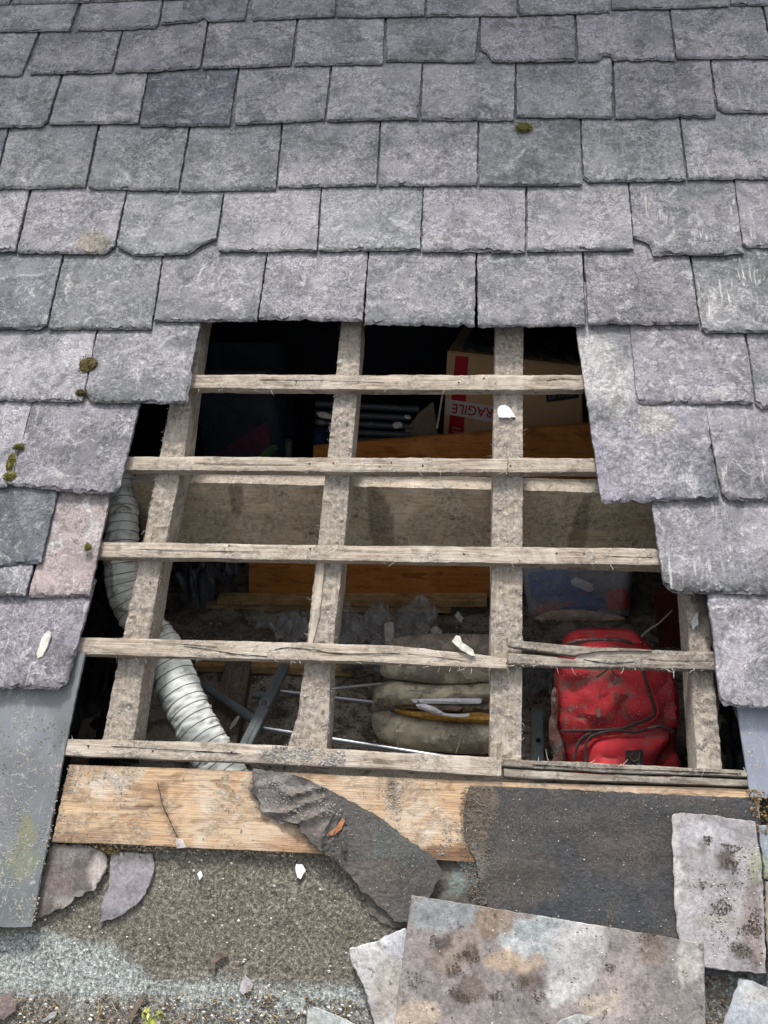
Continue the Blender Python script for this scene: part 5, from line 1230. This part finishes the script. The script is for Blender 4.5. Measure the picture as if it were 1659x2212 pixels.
EDG = [((415, 843), (1255, 842)), ((283, 1015), (1280, 1020)), ((213, 1203), (1420, 1220)), ((172, 1413), (829, 1432)), ((829, 1432), (1090, 1446)), ((1100, 1437), (1537, 1446)), ((155, 1598), (1083, 1636)), ((1090, 1640), (1610, 1664)), ((560, 1620), (720, 1640))]
strands('wood_fibres', 'pale splinters and fibres caught along the battens', line(EDG, -.002), 230, .004, .022, .0006, M_GRITP, 61)
RED = [((365, 880), (222, 1590)), ((412, 880), (288, 1595)), ((735, 705), (645, 1560)), ((782, 705), (708, 1610)), ((1070, 715), (1058, 1635)), ((1131, 715), (1127, 1635)), ((1484, 1292), (1506, 1655))]
strands('rafter_fibres', 'splinters and fibres along the rafter edges', line(RED, HR), 260, .003, .014, .0006, M_GRITG, 62)
strands('felt_fibres', 'frayed fibres along the torn felt edge', line([((548, 1662), (545, 1710)), ((545, 1710), (566, 1750)), ((566, 1750), (640, 1782)), ((640, 1782), (690, 1838)), ((1012, 1700), (1003, 1800)), ((1003, 1800), (1034, 1950))], -.004), 260, .004, .016, .0005, M_GRITB, 63)
strands('attic_fibres', 'twigs and fibres among the rubble on the attic floor', fplace(390, 1200, 1330, 1660, .015), 260, .01, .06, .0011, M_GRITG, 64)
strands('litter_stalks', 'dry stalks in the litter along the bottom edge', region([[(0, 2140), (640, 2140), (800, 2165), (800, 2212), (0, 2212)]], -.022), 160, .008, .03, .0009, simple('dry_stalk', (.30, .24, .13), .9, .3, 40), 65)
M_CLOD = simple('dark_soil', (.065, .048, .038), .95, .5, 60)
def ell(x, y, rx, ry): return [(x+rx*(1.25+.5*math.sin(a*2.7+x))*math.cos(a*.7854), y+ry*(1.25+.5*math.sin(a*1.9+y))*math.sin(a*.7854)) for a in range(8)]
grit('slab_clods', 'dark clods of soil and moss on the biggest slab', region([ell(*e) for e in ((948, 2030, 20, 13), (1015, 2066, 22, 12), (1150, 2130, 20, 12), (985, 2095, 16, 10), (1128, 2126, 16, 9), (1165, 2152, 12, 9), (1240, 2118, 9, 7), (1070, 2150, 12, 8), (1400, 2020, 22, 8), (900, 2120, 18, 12), (1320, 2090, 10, 6), (1010, 2140, 30, 16))], .0172), 1500, .0008, .0030, M_CLOD, 51, .25)
grit('upright_slab_clods', 'dark clods of soil on the upright loose slate', region([ell(*e) for e in ((1528, 1815, 8, 10), (1578, 1833, 16, 8), (1571, 1864, 22, 8), (1588, 1880, 7, 8), (1516, 1909, 6, 12), (1558, 1963, 22, 12), (1612, 2006, 16, 14), (1597, 2053, 18, 14), (1632, 1990, 12, 26), (1530, 1860, 5, 14))], .0100), 1300, .0008, .0028, M_CLOD, 52, .25)
grit('board_edge_dirt', 'grit and dirt lodged along the lower edge of the pine board', region([[(115, 1814), (400, 1824), (700, 1838), (700, 1856), (400, 1842), (115, 1832)]], -.012), 900, .0008, .0034, M_GRITB, 53)
grit('board_top_dirt', 'mortar dirt on the left end and top edge of the pine board', region([[(145, 1654), (330, 1660), (230, 1680), (165, 1700), (125, 1800), (150, 1812), (116, 1816)], [(820, 1690), (870, 1690), (870, 1790), (830, 1760)], [(960, 1780), (1005, 1760), (1005, 1850), (940, 1850)]], -.0085), 1100, .0006, .0030, M_GRITG, 54)
grit('felt_edge_dirt', 'brown dirt along the left edge of the black felt', region([[(995, 1700), (1060, 1700), (1060, 1900), (1045, 2010), (1000, 1900), (985, 1800)]], -.003), 1600, .0007, .0036, M_GRITB, 55)
grit('torn_felt_fibres', 'pale fibres and mortar caught in the creases of the torn felt', region([[(560, 1680), (720, 1700), (740, 1760), (640, 1770), (560, 1730)]], .008), 700, .0006, .0030, M_GRITG, 56)
for o_ in bpy.data.objects:
    l_ = o_.get('label')
    if l_ and len(l_.split()) > 16: print('LONG', len(l_.split()), l_)
